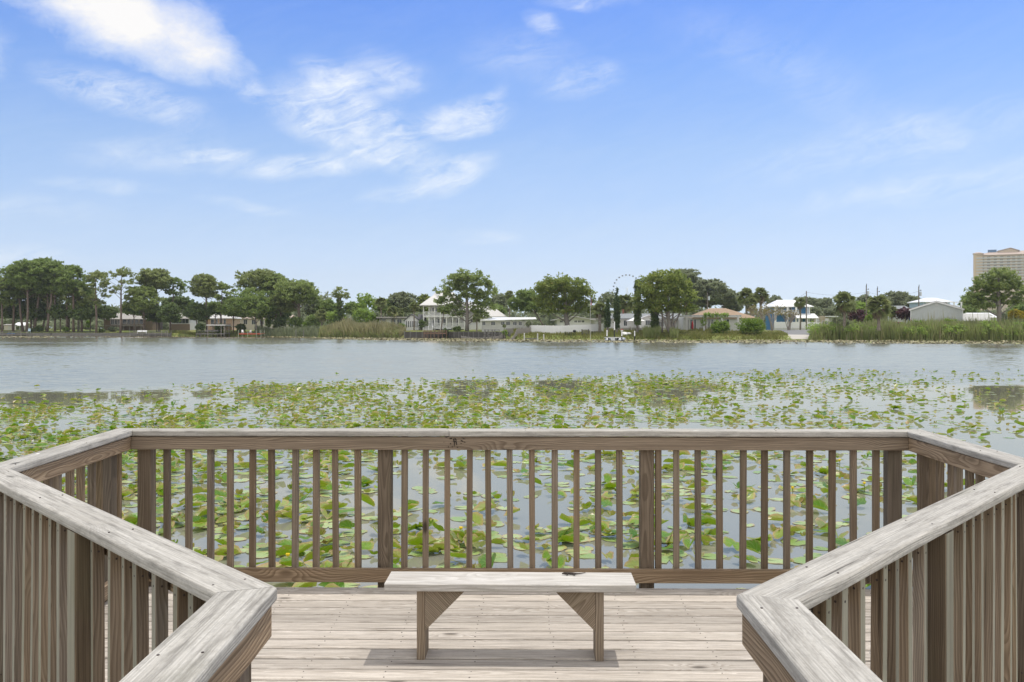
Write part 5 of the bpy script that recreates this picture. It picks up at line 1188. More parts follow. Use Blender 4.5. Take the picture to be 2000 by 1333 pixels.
b.build('corner_frame', P_WOODD, r)
r = thing('kayak', (X_(1268,206),206,gz(1268,206)), 'orange plastic kayak lying on the patio edge', 'kayak', .3); b = MB(); b.tube([(-1.3,0,.35),(-.7,0,.25),(0,0,.22),(.7,0,.25),(1.3,0,.35)], [.03,.24,.3,.24,.03], 10); b.build('hull', P_ORANGE, r, smooth=True); m_ = MB(); m_.tube([(-.3,0,.47),(.3,0,.47)], [.14,.14], 8); m_.build('cockpit', P_BLACK, r)
r = thing('extension_ladder', (X_(1171.5,210),210,gz(1171,210)), 'tall wooden ladder leaning upright on the palm trunk by the white fence', 'ladder'); b = MB(); hL = Z_(614,210)-gz(1171,210)
for x in (-.22,.22): b.tube([(x,-.5,0),(x,0,hL)], [.05,.05], 5)
b.build('side_rails', P_WOODG, r); b = MB()
for k in range(9): b.tube([(-.22,-.5+.5*(k+.5)/9,hL*(k+.5)/9),(.22,-.5+.5*(k+.5)/9,hL*(k+.5)/9)], [.03,.03], 4)
b.build('rungs', P_WOODG, r)
# ------------------------------------------------------------------ trees, left to right (photo column, top row, width, distance)
PG = 'tall pines of the left grove'
T = tree
T('pine', 4, 541, 48, 296, 'tall pine cut by the left edge of the picture', group=PG, bot=600, leaf=L_PINE)
T('pine', 30, 517, 58, 300, 'tall pine second from the left edge with a leaning trunk', group=PG, bot=585, lean=-.12, tx=41)
T('pine', 56, 508, 60, 297, 'tall round-headed pine left of the highest crown in the left grove', group=PG, bot=575, tx=52)
T('pine', 83, 505, 66, 302, 'highest pine of the left grove with the broadest flat top', group=PG, bot=575, tx=66)
T('pine', 108, 509, 52, 298, 'tall pine right of the highest crown in the left grove', group=PG, bot=580, tx=91)
T('pine', 100, 540, 50, 305, 'slender pine standing deep inside the left grove', group=PG, bot=598, tx=82, leaf=L_PINE2)
T('pine', 142, 518, 58, 296, 'pine with a thick dark trunk right of the main left grove', group=PG, bot=582, tx=144)
T('pine', 60, 548, 64, 308, 'lower bushy pine filling the middle of the left grove', group=PG, bot=610, leaf=L_DARK)
T('open', 187, 528, 60, 292, 'open pine with layered branches left of the lone tall pine', bot=600, tx=188, leaf=L_PINE2)
T('pine', 160, 560, 52, 300, 'dense low pine below the open layered pine', bot=615, leaf=L_PINE)
T('open', 238, 523, 66, 291, 'lone tall pine with bare spreading limbs in front of the brown ranch house', bot=578, tx=235, leaf=L_PINE2, trunk_w=.33)
T('pine', 304, 527, 58, 300, 'flat-topped pine with a leaning forked trunk over the brown ranch house', bot=565, tx=314, lean=.1, leaf=L_PINE2)
T('open', 341, 543, 52, 302, 'shorter open pine right of the flat-topped leaning pine', bot=580, tx=332)
T('pine', 282, 560, 62, 294, 'dark low pine before the brown ranch house', bot=612, tx=281, leaf=L_PINE)
T('dome', 262, 588, 44, 296, 'small leafy tree left of the dark low pine', bot=618, leaf=L_OAK)
T('pine', 402, 538, 54, 288, 'tall pine directly behind the canopied boat dock', bot=582, tx=404, leaf=L_PINE2)
T('open', 434, 553, 46, 289, 'slim pine with a curved trunk right of the canopied boat dock', bot=592, tx=430, leaf=L_PINE)
T('dome', 332, 592, 44, 291, 'dark glossy evergreen between the brown ranch and the screened house', bot=632, leaf=L_DARK)
T('dome', 384, 592, 48, 287, 'dark broad evergreen right of the screened house', bot=628, leaf=L_DARK)
T('dome', 350, 580, 60, 322, 'shadowy oak behind the screened house roof', bot=606, leaf=L_DARK)
T('pine', 512, 528, 74, 292, 'tall rounded pine at the top of the second grove', bot=572, tx=512, leaf=L_PINE2)
T('pine', 540, 535, 50, 288, 'tall pine with a straight trunk just right of the second grove top', bot=580, tx=538, leaf=L_PINE)
T('dome', 494, 562, 98, 283, 'big spreading leafy tree over the red-edged dock', bot=626, leaf=L_OAK, bark=B_GREY, tx=502)
T('pine', 582, 549, 80, 283, 'wide-headed pine with a forked leaning trunk at the right end of the second grove', bot=592, tx=586, lean=.05, leaf=L_PINE, trunk_w=.5)
T('pine', 548, 575, 56, 285, 'low layered pine between the leafy tree and the wide-headed pine', bot=608, leaf=L_PINE2)
T('dome', 610, 588, 36, 300, 'rounded grey-green tree right behind the wide-headed pine', bot=618, leaf=L_GREY)
T('dome', 24, 590, 60, 310, 'shady oak low in the left grove', bot=625, leaf=L_DARK, group='oaks under the left pines')
T('dome', 118, 596, 46, 300, 'dark live oak below the pines with pale trunks', bot=624, leaf=L_DARK, group='oaks under the left pines')
T('dome', 158, 602, 50, 296, 'mossy palm-like low oak left of the green lawn gap', bot=626, leaf=L_DARK, group='oaks under the left pines')
T('dome', 204, 597, 50, 298, 'dark low oak at the left corner of the brown ranch', bot=624, leaf=L_DARK, group='oaks under the left pines')
for px in (93, 130, 134, 107, 26, 153): # bare slim trunks
    Y = 299+px % 5; g = gz(px, Y); r = thing('pine_tree', (X_(px, Y), Y, g), {93:'slim bare pine trunk near the middle of the left grove', 130:'left one of a close pair of bare trunks in the grove', 134:'right one of a close pair of bare trunks in the grove', 107:'thin bare trunk between the highest crown and the paired trunks', 26:'bare pine trunk beside the white shelter roof at far left', 153:'pale bare trunk at the right of the left grove'}[px], 'tree', 0, PG)
    MB().tube([(0,0,-.3),(.15,0,7),(-.1,0,13),(.1,0,17)], [.36,.31,.25,.12], 8).build('trunk', B_PINE if px != 153 else B_GREY, r, smooth=True); V, rn = foliage(px, [(0,0,15.5,2.6,2.4,1.7),(1.2,.5,13,1.6,1.6,1)], 1.4, 12, .8, .6, .6); link('crown', quads('crown', L_PINE, V, rn), r)
T('dome', 66, 594, 52, 304, 'shadowy evergreen low behind the bare trunks at the centre of the left grove', bot=628, leaf=L_DARK, group='oaks under the left pines')
T('dome', 176, 590, 50, 304, 'dim leafy tree behind the open layered pine', bot=620, leaf=L_OAK, group='oaks under the left pines')
T('dome', 306, 598, 46, 298, 'dark leafy tree half hiding the right end of the brown ranch house', bot=632, leaf=L_DARK)
T('dome', 420, 590, 50, 296, 'dark leafy tree shading the left half of the peach-walled house', bot=616, leaf=L_OAK)
T('dome', 456, 580, 56, 288, 'dense leafy tree at the right end of the peach-walled house', bot=622, leaf=L_OAK)
T('dome', 540, 600, 54, 298, 'low dark tree in front of the peach tiled roof', bot=626, leaf=L_DARK)
# vine-covered snag
g = gz(664, 262); r = thing('vine_covered_tree', (X_(664,262),262,g), 'vine-wrapped column-like tree with a round bushy head above the straw reeds', 'tree'); hh = Z_(560,262)-g; MB().tube([(0,0,-.3),(.1,0,hh*.5),(0,0,hh*.8)], [.5,.45,.3], 8).build('trunk', B_DARK, r)
V, rn = foliage(9, [(0,0,hh*.86,2.5,2.4,1.7),(-1.4,0,hh*.80,1.5,1.5,1.1),(1.5,0,hh*.78,1.4,1.4,1.1)], 2.2, 12, .6, .5); link('crown', quads('crown', L_PINE2, V, rn), r)
V, rn = foliage(10, [(0,0,hh*(.1+.085*k),1.75-.09*k,1.7-.09*k,hh*.09) for k in range(8)], 2.6, 12, .5, .5); link('vine_cloak', quads('vine_cloak', L_DARK, V, rn), r)
# middle background
T('loose', 715, 573, 46, 275, 'airy light-green tree above the straw reeds', bot=606, leaf=L_LITE)
T('dome', 785, 571, 62, 290, 'rounded grey-green oak behind the flat-roofed building', bot=612, leaf=L_GREY)
T('dome', 828, 575, 36, 292, 'yellow-green tree left of the roof of the white two-storey house', bot=612, leaf=L_YEL)
T('dome', 752, 584, 44, 288, 'mid-green tree behind the left palm of the reed bank', bot=614, leaf=L_OAK)
T('dome', 640, 586, 44, 284, 'mid-green tree left of the vine-wrapped tree', bot=615, leaf=L_OAK)
T('dome', 692, 590, 46, 280, 'dark green tree right of the vine-wrapped tree', bot=618, leaf=L_OAK)
palm(744, 579, 26, 262, 'tall palm with a shaggy skirt behind the flat-roofed building'); palm(768, 597, 28, 262, 'bushy short palm left of the flat-roofed building roof', name='palm_tree'); palm(779, 601, 24, 263, 'straw-skirted short palm directly over the flat roof')
palm(628, 603, 28, 268, 'silvery yucca-like palm at the left end of the straw reeds', skirt=True); palm(808.5, 589, 22, 238, 'slim palm with a thin trunk in front of the gabled white shed', tw=.17)
shrub(655, 604, 44, 268, 'broad green shrub left of the vine-wrapped trunk', L_LITE, group='shrubs behind the reed bank'); shrub(708, 598, 50, 266, 'bright green shrub right of the vine-wrapped trunk', L_LITE, group='shrubs behind the reed bank'); shrub(727, 614, 30, 262, 'small bright shrub touching the flat-roofed building', L_BRI, group='shrubs behind the reed bank'); shrub(784, 629, 16, 243, 'low green shrub at the left wall of the gabled white shed', L_BRI); shrub(823, 620, 14, 240, 'narrow dark shrub at the corner of the double porch', L_DARK)
shrub(612, 612, 36, 272, 'green shrub under the wide-headed pine', L_OAK, group='shrubs behind the reed bank'); shrub(546, 620, 34, 283, 'dark palmetto shrub at the foot of the second grove', L_DARK); shrub(576, 617, 36, 280, 'leafy green shrub before the forked pine trunk', L_OAK); shrub(524, 620, 14, 300, 'pale yellow-green shrub under the big leafy tree', L_LITE); shrub(602, 626, 24, 276, 'small green shrub beside the sandy landing', L_BRI)
shrub(76, 637, 18, 296, 'dark clipped shrub behind the pine trunks at far left', L_DARK); shrub(61, 642, 9, 294, 'tiny dark shrub beside the pale blue chair', L_DARK); shrub(128, 638, 11, 293, 'light green shrub under the left oaks', L_BRI); shrub(172, 622, 9, 330, 'sunlit lime shrub on the lawn beyond the oaks', L_BRI); shrub(198, 643, 13, 293, 'dark low shrub left of the lamp by the brown ranch', L_DARK); shrub(222, 640, 24, 300, 'sprawling dark shrub in front of the brown ranch deck', L_GREY); shrub(470, 632, 22, 288, 'clipped dark hedge behind the red-edged dock', L_DARK); shrub(390, 628, 20, 286, 'dark shrub left of the canopied dock', L_DARK)
shrub(428, 630, 20, 284, 'green shrub behind the canopied dock', L_OAK)
# the big pine by the two-storey house and its neighbours
T('pine', 914, 529, 106, 231, 'big domed pine in front of the white two-storey house', bot=600, tx=912, leaf=L_PINE, bark=B_GREY, trunk_w=.45, dens=1.6,
  lobes=[(915,541,62,24),(884,551,36,22),(940,553,46,26),(905,560,60,26),(866,569,32,18),(952,571,40,22),(920,576,50,22),(880,583,40,20),(944,589,40,22),(858,588,22,16),(890,597,36,16),(960,600,24,18),(893,613,28,14),(871,603,22,14),(935,606,34,22),(945,616,24,14),(900,545,40,20)])
T('loose', 868, 600, 22, 228, 'thin young pine left of the big domed pine', bot=612, tx=858, leaf=L_PINE, bark=B_PINE); palm(931, 612, 20, 224, 'small palm in front of the board fence right of the big domed pine', skirt=False); shrub(870, 636, 10, 226, 'clump of dark shrub in a pot by the porch rail', L_DARK); shrub(893, 639, 20, 230, 'clipped green hedge at the foot of the porch', L_OAK)
palm(995, 567, 22, 262, 'tall palm with a pale trunk between the big pine and the dark green oak', tw=.22)
T('dome', 975, 574, 44, 290, 'hazy green tree behind the tall palm', bot=612, leaf=L_GREY); T('dome', 1028, 566, 66, 245, 'dark green spreading oak left of the big yellowish tree', bot=612, leaf=L_OAK, tx=1066); T('dome', 968, 596, 40, 268, 'low bushy tree behind the white-roofed ranch', bot=618, leaf=L_OAK)
T('dome', 1100, 538, 122, 218, 'big yellowish-green tree over the white vinyl fence', bot=600, leaf=L_YEL, bark=B_GREY, tx=1108, trunk_w=.6, dens=2.0,
  lobes=[(1088,550,50,22),(1078,562,70,26),(1118,560,60,26),(1062,566,40,16),(1135,575,44,26),(1100,580,80,30),(1150,585,22,38),(1075,592,56,24),(1120,598,56,22),(1055,582,30,20),(1140,604,34,20),(1098,606,50,16),(1068,606,30,16)])
shrub(1032, 622, 12, 212, 'small bushy shrub at the corner of the white vinyl fence', L_GREY); shrub(986, 633, 7, 207, 'little palm-like shrub on the lawn behind the dark dock', L_LITE); palm(985, 634, 8, 206, 'tiny young palm on the lawn by the board fence', skirt=False, tw=.05)
T('loose', 1188, 569, 48, 300, 'thin grey-green tree behind the cypress columns', bot=604, leaf=L_GREY)
palm(1171, 590, 34, 212, 'thick palm with a fading skirt right of the limp flag', tw=.3); palm(1222, 573, 40, 246, 'big shaggy palm between the two cypress columns', tw=.3); palm(1238, 580, 26, 256, 'half-hidden palm beside the ivy-clad column')
def cypress(px, ptop, w, Y, label, bot, leaf=L_CYP, flat=False):
    g = gz(px, Y); hh = Z_(ptop, Y)-g; b0 = Z_(bot, Y)-g; W = w*Y/F/2; r = thing('cypress_tree', (X_(px, Y), Y, g), label, 'tree', 0, 'narrow cypress columns'); MB().tube([(0,0,-.3),(0,0,b0+1),(0,0,hh*.9)], [.3,.24,.05], 7).build('trunk', B_GREY, r); L = []
    for k in range(18): q = (k+.5)/18; L.append((.05*math.sin(k*2), 0, b0+(hh-b0)*q, W*(1 if flat else math.sin(math.pi*min(1,(q*.75+.27)))**.8), W*(1 if flat else math.sin(math.pi*min(1,(q*.75+.27)))**.8), (hh-b0)*.055))
    V, rn = foliage(px, L, 4.5, 10, .26, .30, 1.2, .2, 1.5, .6); link('crown', quads('crown', leaf, V, rn), r)
cypress(1187, 587, 11, 209, 'shortest cypress column left of the tall pointed one', 639); cypress(1205, 563, 12, 208, 'tall pointed cypress column in the middle', 641); cypress(1245, 549, 12, 208, 'ragged ivy-clad cypress column touching the magnolia', 634, L_DARK, True); cypress(1279, 600, 14, 206, 'leafy column below the magnolia right of the orange kayak', 640, L_DARK, True)
T('dome', 1300, 531, 116, 204, 'big spreading magnolia with several trunks left of the tan-roofed house', bot=606, leaf=L_YEL, bark=B_GREY, tx=1310, trunk_w=.42, dens=2.2,
  lobes=[(1298,543,66,24),(1270,556,48,26),(1318,556,60,26),(1290,568,80,26),(1258,580,36,18),(1336,580,50,28),(1300,588,76,24),(1340,602,36,16),(1262,598,40,16),(1322,604,40,14),(1282,604,36,14)])
q = MB(); 
for k, (a, c) in enumerate(((1300,1290),(1306,1300),(1313,1316),(1318,1332))):
    Y = 204; q.tube([(X_(1309+k*1.5,Y)-X_(1300,Y), .2*k-.3, -.3), (X_(a,Y)-X_(1300,Y), .2*k, 2.4), (X_(c,Y)-X_(1300,Y), .2*k, 5.2)], [.32,.26,.14], 7)
mg = [o for o in COL.objects if o.get('label', '').startswith('big spreading magnolia')][0]; q.build('side_trunks', B_GREY, mg, smooth=True)
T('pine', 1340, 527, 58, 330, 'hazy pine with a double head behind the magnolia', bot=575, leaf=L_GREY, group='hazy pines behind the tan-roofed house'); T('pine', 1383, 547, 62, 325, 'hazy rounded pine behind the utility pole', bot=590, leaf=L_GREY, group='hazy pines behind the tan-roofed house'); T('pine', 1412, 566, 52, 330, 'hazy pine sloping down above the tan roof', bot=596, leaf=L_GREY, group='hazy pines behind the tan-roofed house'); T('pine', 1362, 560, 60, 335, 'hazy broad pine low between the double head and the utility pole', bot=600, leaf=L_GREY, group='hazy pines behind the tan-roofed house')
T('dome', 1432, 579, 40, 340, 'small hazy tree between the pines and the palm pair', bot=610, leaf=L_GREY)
palm(1458, 562, 38, 236, 'left palm of the broad shaggy pair above the tan roof', tw=.3); palm(1486, 561, 34, 234, 'right palm of the broad shaggy pair above the tan roof', tw=.3); palm(1467, 580, 30, 232, 'lower fronded palm tucked under the broad shaggy pair'); palm(1563, 581, 24, 240, 'slim curved palm in front of the blue house', tw=.2)
palm(1649, 567, 50, 196, 'big full palm left of the lime shrub behind the right reeds', tw=.3, base=644); palm(1716, 574, 54, 192, 'big drooping palm right of the lime shrub behind the right reeds', tw=.32, base=644)
shrub(1405, 624, 46, 201.5, 'round bright green shrub at the water edge, left one of two', L_BRI, base=664.5, group='round green shrubs at the water edge'); shrub(1466, 622, 66, 202, 'wide bright green shrub at the water edge, right one of two', L_BRI, base=664.5, group='round green shrubs at the water edge')
# crepe myrtle thicket
for i, (px, tp, w, lab) in enumerate(((1480,592,54,'pale multi-stemmed small tree behind the wide bright shrub'),(1510,590,62,'tallest olive multi-stemmed small tree before the blue house'),(1540,600,52,'olive multi-stemmed small tree nearest the road'))):
    Y = 218+i*4; g = gz(px, Y); hh = Z_(tp, Y)-g; W = w*Y/F/2; r = thing('small_tree', (X_(px, Y), Y, g), lab, 'tree', 0, 'bare-stemmed small trees by the road'); q = random.Random(px); st = MB()
    for k in range(9):
        a = q.uniform(0, 6.28); e = (W*.85*math.cos(a)*q.uniform(.3,1), W*.6*math.sin(a), hh*q.uniform(.6,.85)); st.tube([(e[0]*.12+q.uniform(-.3,.3),e[1]*.1,-.2),(e[0]*.4+q.uniform(-.3,.3),e[1]*.4,e[2]*.5),e], [.11,.08,.02], 5)
        for m_ in range(3): st.tube([(e[0]*.45,e[1]*.45,e[2]*.55),(e[0]*.8+q.uniform(-.8,.8),e[1]*.8,e[2]*.9),(e[0]+q.uniform(-1.4,1.4),e[1]+q.uniform(-1,1),e[2]+q.uniform(0,1.2))], [.05,.03,.01], 4)
    st.build('stems', B_PALE, r); V, rn = foliage(px, [(W*.55*math.cos(k*2.4)*.9, W*.5*math.sin(k*2.4), hh*(.62+.035*(k%7)), W*.42, W*.4, hh*.15) for k in range(9)], 1.0, 9, .5, .26, .6); link('crown', quads('crown', L_CREPE, V, rn), r)
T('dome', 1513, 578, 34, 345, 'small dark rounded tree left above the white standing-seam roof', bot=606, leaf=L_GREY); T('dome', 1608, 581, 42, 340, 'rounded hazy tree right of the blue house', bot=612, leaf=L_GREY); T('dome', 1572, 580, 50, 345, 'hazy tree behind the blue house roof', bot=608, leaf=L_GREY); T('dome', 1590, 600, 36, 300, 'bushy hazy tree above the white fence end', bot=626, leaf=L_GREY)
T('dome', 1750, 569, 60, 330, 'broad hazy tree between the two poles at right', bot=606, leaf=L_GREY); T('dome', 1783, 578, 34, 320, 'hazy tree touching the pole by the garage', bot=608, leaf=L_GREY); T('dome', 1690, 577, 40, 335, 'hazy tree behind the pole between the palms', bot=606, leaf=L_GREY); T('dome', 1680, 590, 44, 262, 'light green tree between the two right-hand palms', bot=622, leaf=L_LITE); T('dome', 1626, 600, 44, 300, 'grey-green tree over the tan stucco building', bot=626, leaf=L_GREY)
T('dome', 1672, 606, 34, 215, 'dark purple-leaved tree between the right-hand palms', bot=628, leaf=L_PURP); T('dome', 1768, 602, 36, 214, 'dark purple-leaved tree at the left side of the garage', bot=624, leaf=L_PURP)
shrub(1702, 610, 34, 208, 'lime green shrub between the right-hand palms', L_BRI, base=646); shrub(1640, 620, 40, 200, 'olive shrub under the full right-hand palm', L_GREY, base=646); palm(1742, 597, 26, 216, 'grey-green short palm between the drooping palm and the purple tree')
T('dome', 1900, 575, 50, 246, 'green leafy tree between the roof terrace and the tall pine', bot=604, leaf=L_OAK)
T('pine', 1948, 525, 104, 198, 'big rounded pine in front of the cream apartment tower', bot=590, tx=1951, leaf=L_PINE, bark=B_GREY, trunk_w=.5, dens=1.35, base=642,
  lobes=[(1950,537,54,22),(1928,550,44,24),(1970,550,44,24),(1948,560,70,26),(1914,572,40,22),(1985,570,40,22),(1940,580,60,22),(1904,590,40,18),(1972,588,50,20),(1920,598,40,16),(1994,586,30,18)])
T('dome', 2004, 588, 66, 214, 'dark leafy tree at the right edge of the picture', bot=626, leaf=L_OAK); T('dome', 1893, 596, 34, 236, 'small green tree at the foot of the roof terrace', bot=622, leaf=L_OAK)
shrub(1985, 600, 36, 200, 'golden yellow shrub beside the tall right-hand pine', L_GOLD, base=640)
T('dome', 2080, 560, 90, 230, 'broad dark oak beyond the right edge of the picture', bot=625, leaf=L_OAK); T('pine', -40, 520, 70, 300, 'tall pine just outside the left edge of the picture', bot=590, leaf=L_PINE)
for px, tp, w in ((1789,624,7),(1799,625,6),(1849,622,9),(1857,623,8),(1867.5,624,6)):
    Y = 193; g = gz(px, Y); r = thing('topiary_plant', (X_(px, Y), Y, g), {1789:'small round plant at the left end of the garage wall', 1799:'small thin plant left of the middle of the garage wall', 1849:'largest round plant against the right half of the garage wall', 1857:'round plant right beside the largest one on the garage wall', 1867.5:'little plant at the right corner of the garage wall'}[px], 'plant', 0, 'round plants on stems before the garage'); hh = Z_(tp, Y)-g
    MB().tube([(0,0,0),(0,0,hh-.3)], [.03,.02], 5).build('stem', B_DARK, r); V, rn = foliage(int(px), [(0,0,hh-.35,w*Y/F/2,w*Y/F/2,.4)], 3, 12, .2, .16); link('leaves', quads('leaves', L_LITE, V, rn), r)

# ------------------------------------------------------------------ ground cover nobody could count
def stuff(name, parts, mat, label, cat): V = np.vstack([p[0] for p in parts]); rn = np.concatenate([p[1] for p in parts]); tag(link(name, quads(name, mat, V, rn)), label, cat, kind='stuff')
stuff('straw_reeds', [blades('', 626, 792, .3, 12, 9000, 2.2, 4.2, L_STRAW, .07, 1, .3, None, lambda px, d: .45+.55*min(1,(px-620)/40)*min(1,(796-px)/60)), ], L_STRAW, 'tall straw-coloured reeds on the bank left of the gabled white shed', 'reeds')
stuff('green_reeds', [blades('', 626, 780, .1, 5, 5000, 1.3, 2.5, L_REED, .08, 2, .35), blades('', 1256, 1290, 1, 10, 900, 1.2, 2.4, L_REED, .06, 3), blades('', 1308, 1325, 1, 6, 300, 1.2, 2.2, L_REED, .06, 4)], L_REED, 'green reeds along the waterline', 'reeds')
stuff('dark_cattails', [blades('', 498, 622, .1, 8, 4500, .9, 2.3, L_OAK, .07, 5, .3)], L_GREY, 'dull cattails along the bank below the second grove', 'cattails')
def topr(px, d): return .75+.35*min(1, max(0, (px-1585)/60))*(1.0)
stuff('right_shore_reeds', [blades('', 1584, 2300, .1, 13, 24000, 1.5, 3.05, L_REED, .085, 6, .3, None, topr)], L_REED, 'dense green reeds along the right shore', 'reeds')
rr = np.random.default_rng(12); Lb = []
for k in range(280):
    px = rr.uniform(1588, 2280); Y = shoreY(px)+rr.uniform(.3, 8); s = rr.uniform(.7, 1.6); Lb.append((X_(px, Y), Y, .2+s*.8+rr.uniform(0, 1.5), s, s, s*.9))
V, rn = foliage(77, Lb, 1.5, 10, .45, .27, .8, .35); V2, rn2 = blades('', 1590, 2290, 2, 12, 500, 3.4, 5.2, L_STRAW, .035, 9, .1)
stuff('willow_scrub', [(V, rn)], L_LITE, 'leafy green scrub mixed into the right shore reeds', 'scrub'); stuff('dry_reed_stems', [(V2, rn2)], L_STRAW, 'thin dry reed stems standing above the right shore reeds', 'reeds')
stuff('bank_grass', [blades('', 996, 1390, .4, 22, 15000, .25, .75, L_LITE, .09, 10, .5), blades('', 1300, 1530, .4, 16, 5000, .25, .7, L_LITE, .09, 11, .5), blades('', 330, 480, .2, 10, 3000, .3, .9, L_LITE, .08, 12, .5), blades('', 1536-90, 1538, .2, 10, 1500, .2, .5, L_LITE, .08, 13)], mat_leaf('meadow_grass', (.12,.16,.03), (.27,.26,.085), .4, (.36,.30,.17)), 'rough meadow grass on the far banks', 'grass')
# woodland closing the horizon
rr = np.random.default_rng(21); Lw = []
for k in range(620):
    px = rr.uniform(-350, 2350); Y = rr.uniform(370, 430); hh = rr.uniform(6, 10)*(1.55 if px < 640 else 1.1)*(.75+.5*vnoise(px*.02, 3.0, 1)); s = rr.uniform(3, 5.5); Lw.append((X_(px, Y), Y, 1.6+hh*.42, s, s, hh*.52))
for k in range(150):
    px = rr.uniform(-250, 640); Y = rr.uniform(332, 350); hh = rr.uniform(2.5, 6); s = rr.uniform(2, 3.5); Lw.append((X_(px, Y), Y, 1.6+hh*.45, s, s, hh*.55))
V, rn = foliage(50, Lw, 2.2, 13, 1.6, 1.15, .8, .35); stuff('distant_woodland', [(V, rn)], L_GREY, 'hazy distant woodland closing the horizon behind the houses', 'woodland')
# ------------------------------------------------------------------ sky, sun, camera
SUN_EL, SUN_AZ = 74.5, 65.0           # azimuth measured from +Y (the view direction) towards +X
def sky():
    w = bpy.data.worlds.new('World'); SC.world = w; w.use_nodes = True; w.node_tree.nodes.clear(); t = NT(w.node_tree)
    st = t.n('ShaderNodeTexSky', {'sky_type': 'NISHITA'}); st.sun_disc = False; st.sun_elevation = R(SUN_EL); st.sun_rotation = R(SUN_AZ)
    st.altitude = 0; st.air_density = 1.0; st.dust_density = 0.6; st.ozone_density = 1.5
    d = t.n('ShaderNodeTexCoord').outputs['Generated']; x, y, z = t.sep(d)
    az = t.m('ARCTAN2', x, y); el = t.m('ARCSINE', z)
    ramp = t.n('ShaderNodeValToRGB', None, Fac=t.mr(el, 0, 1.5708)); cr = ramp.color_ramp
    TINT = [(0,(.80,.98,1.5)),(.0075,(.787,.957,1.43)),(.0218,(.732,.811,1.145)),(.036,(.751,.771,.997)),(.068,(.80,.79,.92)),(.1206,(.80,.83,.95)),(.171,(.65,.78,1.04)),(.217,(.53,.71,1.11)),(.28,(.5,.70,1.1)),(.5,(.75,.88,1.05)),(1,(1,1,1))]
    cr.elements[0].position = 0; cr.elements[0].color = (*TINT[0][1],1); cr.elements[1].position = 1; cr.elements[1].color = (1,1,1,1)
    for p, c in TINT[1:-1]: cr.elements.new(p).color = (*c,1)
    base = t.mix(1.0, st.outputs[0], ramp.outputs[0], 'MULTIPLY')
    P = t.xyz(az, el, 0.0)
    wv = t.noise(t.vm('MULTIPLY', P, (9, 14, 1)), 1.0, 4.0, .6, out=1)
    Pw = t.vm('ADD', P, t.vm('MULTIPLY', t.vm('SUBTRACT', wv, (.5,.5,.5)), (.045,.03,0)))
    # fibrous and puffy cloud detail
    rot = t.n('ShaderNodeVectorRotate', {'rotation_type': 'Z_AXIS'}, Vector=Pw, Angle=R(-18)).outputs[0]
    fibre = t.noise(t.vm('MULTIPLY', rot, (10, 44, 1)), 1.0, 10.0, .70, dist=1.0)
    puff = t.noise(t.vm('MULTIPLY', Pw, (16, 24, 1)), 1.0, 12.0, .70)
    px, py, _ = t.sep(Pw)
    def blob(cx, cy, rx, ry, ang, s):
        a, e = (cx-1000)/F, (HOR-cy)/F; a = math.atan(a); e = math.atan(e*math.cos(a))
        dx, dy = t.m('SUBTRACT', px, a), t.m('SUBTRACT', py, e); c, q = math.cos(R(ang)), math.sin(R(ang))
        u = t.m('MULTIPLY', t.m('MULTIPLY_ADD', dx, c, t.m('MULTIPLY', dy, q)), F/rx); v = t.m('MULTIPLY', t.m('MULTIPLY_ADD', dx, -q, t.m('MULTIPLY', dy, c)), F/ry)
        r = t.m('SQRT', t.m('ADD', t.m('MULTIPLY', u, u), t.m('MULTIPLY', v, v)))
        return t.mr(r, .25, 1.35, s, 0, True)
    def total(L):
        o = None
        for b in L:
            k = blob(*b); o = k if o is None else t.m('ADD', o, k)
        return o
    wisps = total([(255,190,150,38,-14,.8),(200,165,60,22,0,.4),(650,150,70,36,-15,.8),(735,150,80,55,0,.55),(800,150,60,30,20,.3),(660,235,150,58,-18,1.05),(730,255,90,48,0,.7),(905,228,95,34,8,.95),(860,245,50,22,0,.5),(960,200,40,16,40,.5),(880,345,95,34,20,.75),(800,300,110,44,-20,.5),(760,375,70,20,10,.4),(590,322,150,24,4,.85),(420,300,70,14,6,.7),(300,300,150,34,5,.4),(1130,160,90,34,12,.5),(1020,110,120,50,0,.28),(1062,45,36,24,-20,.6),(490,175,28,20,0,.55),(1150,0,90,14,0,.5),(1720,285,300,50,8,.36),(1900,350,240,34,8,.34),(1650,385,180,26,8,.24),(1450,80,200,60,-20,.14),(60,410,160,25,0,.25),(960,465,80,20,0,.35),(200,362,110,14,0,.4),(490,405,110,16,-10,.35),(20,500,110,22,0,.55),(1650,200,260,60,-30,.14)])
    cumu = total([(150,5,150,45,-8,.8),(250,40,190,75,-18,1.0),(290,20,130,55,0,.5),(390,70,70,50,-30,.6),(440,120,75,32,-35,.45),(330,105,140,40,-15,.4),(-250,60,200,80,0,.8)])
    wf = t.m('ADD', t.m('MULTIPLY', fibre, .55), t.m('MULTIPLY', puff, .45))
    dw = t.m('MULTIPLY', t.mr(wf, .385, .62), t.m('MINIMUM', t.m('MULTIPLY', wisps, 1.0), .88), clamp=True)
    dc = t.mr(t.m('ADD', t.m('MULTIPLY', puff, 1.7), t.m('MULTIPLY', cumu, .57)), .86, 2.05, 0, 1, False)
    dc = t.m('MULTIPLY', dc, t.mr(cumu, .02, .3), clamp=True)
    # unseen cloud overhead and behind the camera, added as fill light and for reflections
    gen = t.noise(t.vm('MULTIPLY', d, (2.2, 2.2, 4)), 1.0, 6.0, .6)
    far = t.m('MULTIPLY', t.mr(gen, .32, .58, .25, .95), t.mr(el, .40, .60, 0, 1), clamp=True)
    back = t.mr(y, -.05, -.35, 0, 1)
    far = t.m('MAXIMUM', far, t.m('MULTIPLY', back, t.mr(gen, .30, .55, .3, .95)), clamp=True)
    veil = t.m('MULTIPLY', t.mr(fibre, .4, .8, 0, .10), t.mr(el, .45, .05, .3, 1.0))
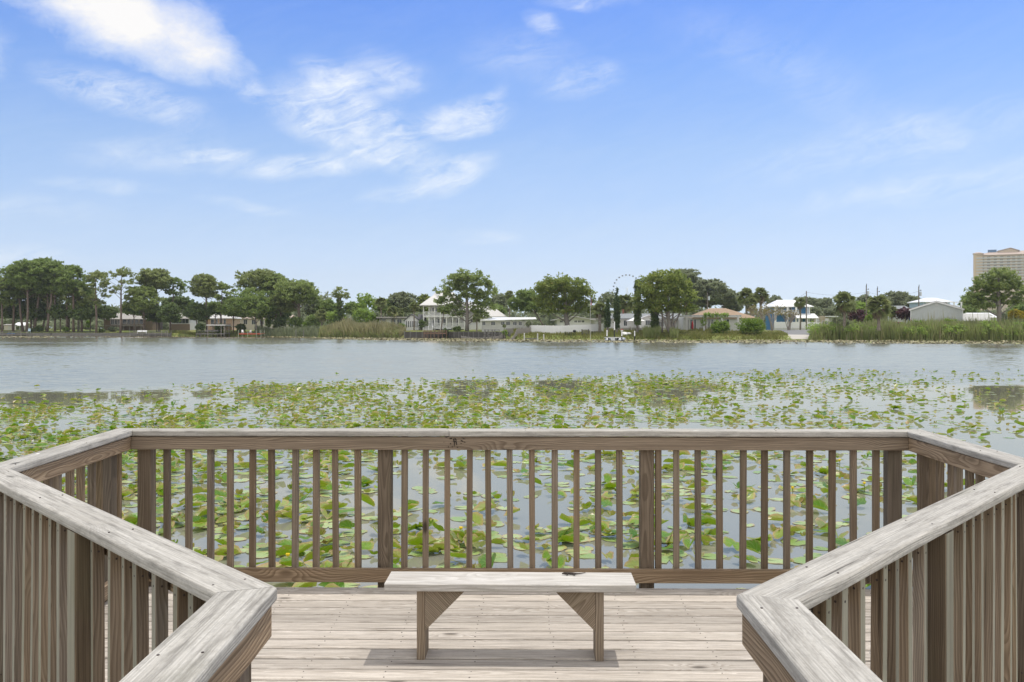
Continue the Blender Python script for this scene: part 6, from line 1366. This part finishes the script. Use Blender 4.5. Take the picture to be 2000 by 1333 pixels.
    cov = t.m('MAXIMUM', t.m('MAXIMUM', dw, dc), t.m('MAXIMUM', far, veil))
    cloud = t.mix(t.mr(dc, .25, .9), (5.7, 5.95, 6.2), (6.1, 5.95, 5.7))
    cloud = t.mix(far, cloud, (9.5, 9.05, 8.3))  # added fill cloud outside the view, brighter than the visible cloud
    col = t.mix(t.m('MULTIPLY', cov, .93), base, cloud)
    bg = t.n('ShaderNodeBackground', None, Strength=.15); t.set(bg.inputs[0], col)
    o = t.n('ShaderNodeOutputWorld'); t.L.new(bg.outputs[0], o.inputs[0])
    w.cycles.sampling_method = 'MANUAL'; w.cycles.sample_map_resolution = 512
sky()
# ------------------------------------------------------------------ air
def haze():
    b = MB(); b.box(-700, 700, -90, 1300, -6, 125); m = bpy.data.materials.new('air'); m.use_nodes = True; m.node_tree.nodes.clear(); t = NT(m.node_tree)
    v = t.n('ShaderNodeVolumePrincipled', None, Density=.00012, Anisotropy=.2); v.inputs['Color'].default_value = (.93,.95,1,1); o = t.n('ShaderNodeOutputMaterial'); t.L.new(v.outputs[0], o.inputs['Volume'])
    tag(b.build('haze', m), kind='stuff')
haze()
sl = bpy.data.lights.new('sun', 'SUN'); sl.energy = 2.2; sl.angle = R(.55); sl.color = (1.0, .955, .88)
so = bpy.data.objects.new('sun', sl); COL.objects.link(so)
so.rotation_euler = Vector((math.sin(R(SUN_AZ))*math.cos(R(SUN_EL)), math.cos(R(SUN_AZ))*math.cos(R(SUN_EL)), math.sin(R(SUN_EL)))).to_track_quat('Z', 'Y').to_euler()
cam = bpy.data.cameras.new('camera'); co_ = bpy.data.objects.new('camera', cam); COL.objects.link(co_)
co_.location = (0, 0, HC); co_.rotation_euler = (math.pi/2, 0, 0)
cam.sensor_width = 36; cam.sensor_fit = 'HORIZONTAL'; cam.lens = F/2000*36; cam.shift_y = (HOR-666.5)/2000
cam.clip_start = .05; cam.clip_end = 6000; SC.camera = co_
SC.view_settings.view_transform = 'Standard'; SC.view_settings.look = 'None'; SC.view_settings.exposure = .2; SC.view_settings.gamma = 1
SC.render.engine = 'CYCLES'; SC.cycles.use_denoising = True
try: SC.cycles.denoiser = 'OPENIMAGEDENOISE'
except Exception: pass
SC.cycles.max_bounces = 8; SC.cycles.transparent_max_bounces = 8; SC.cycles.sample_clamp_indirect = 6
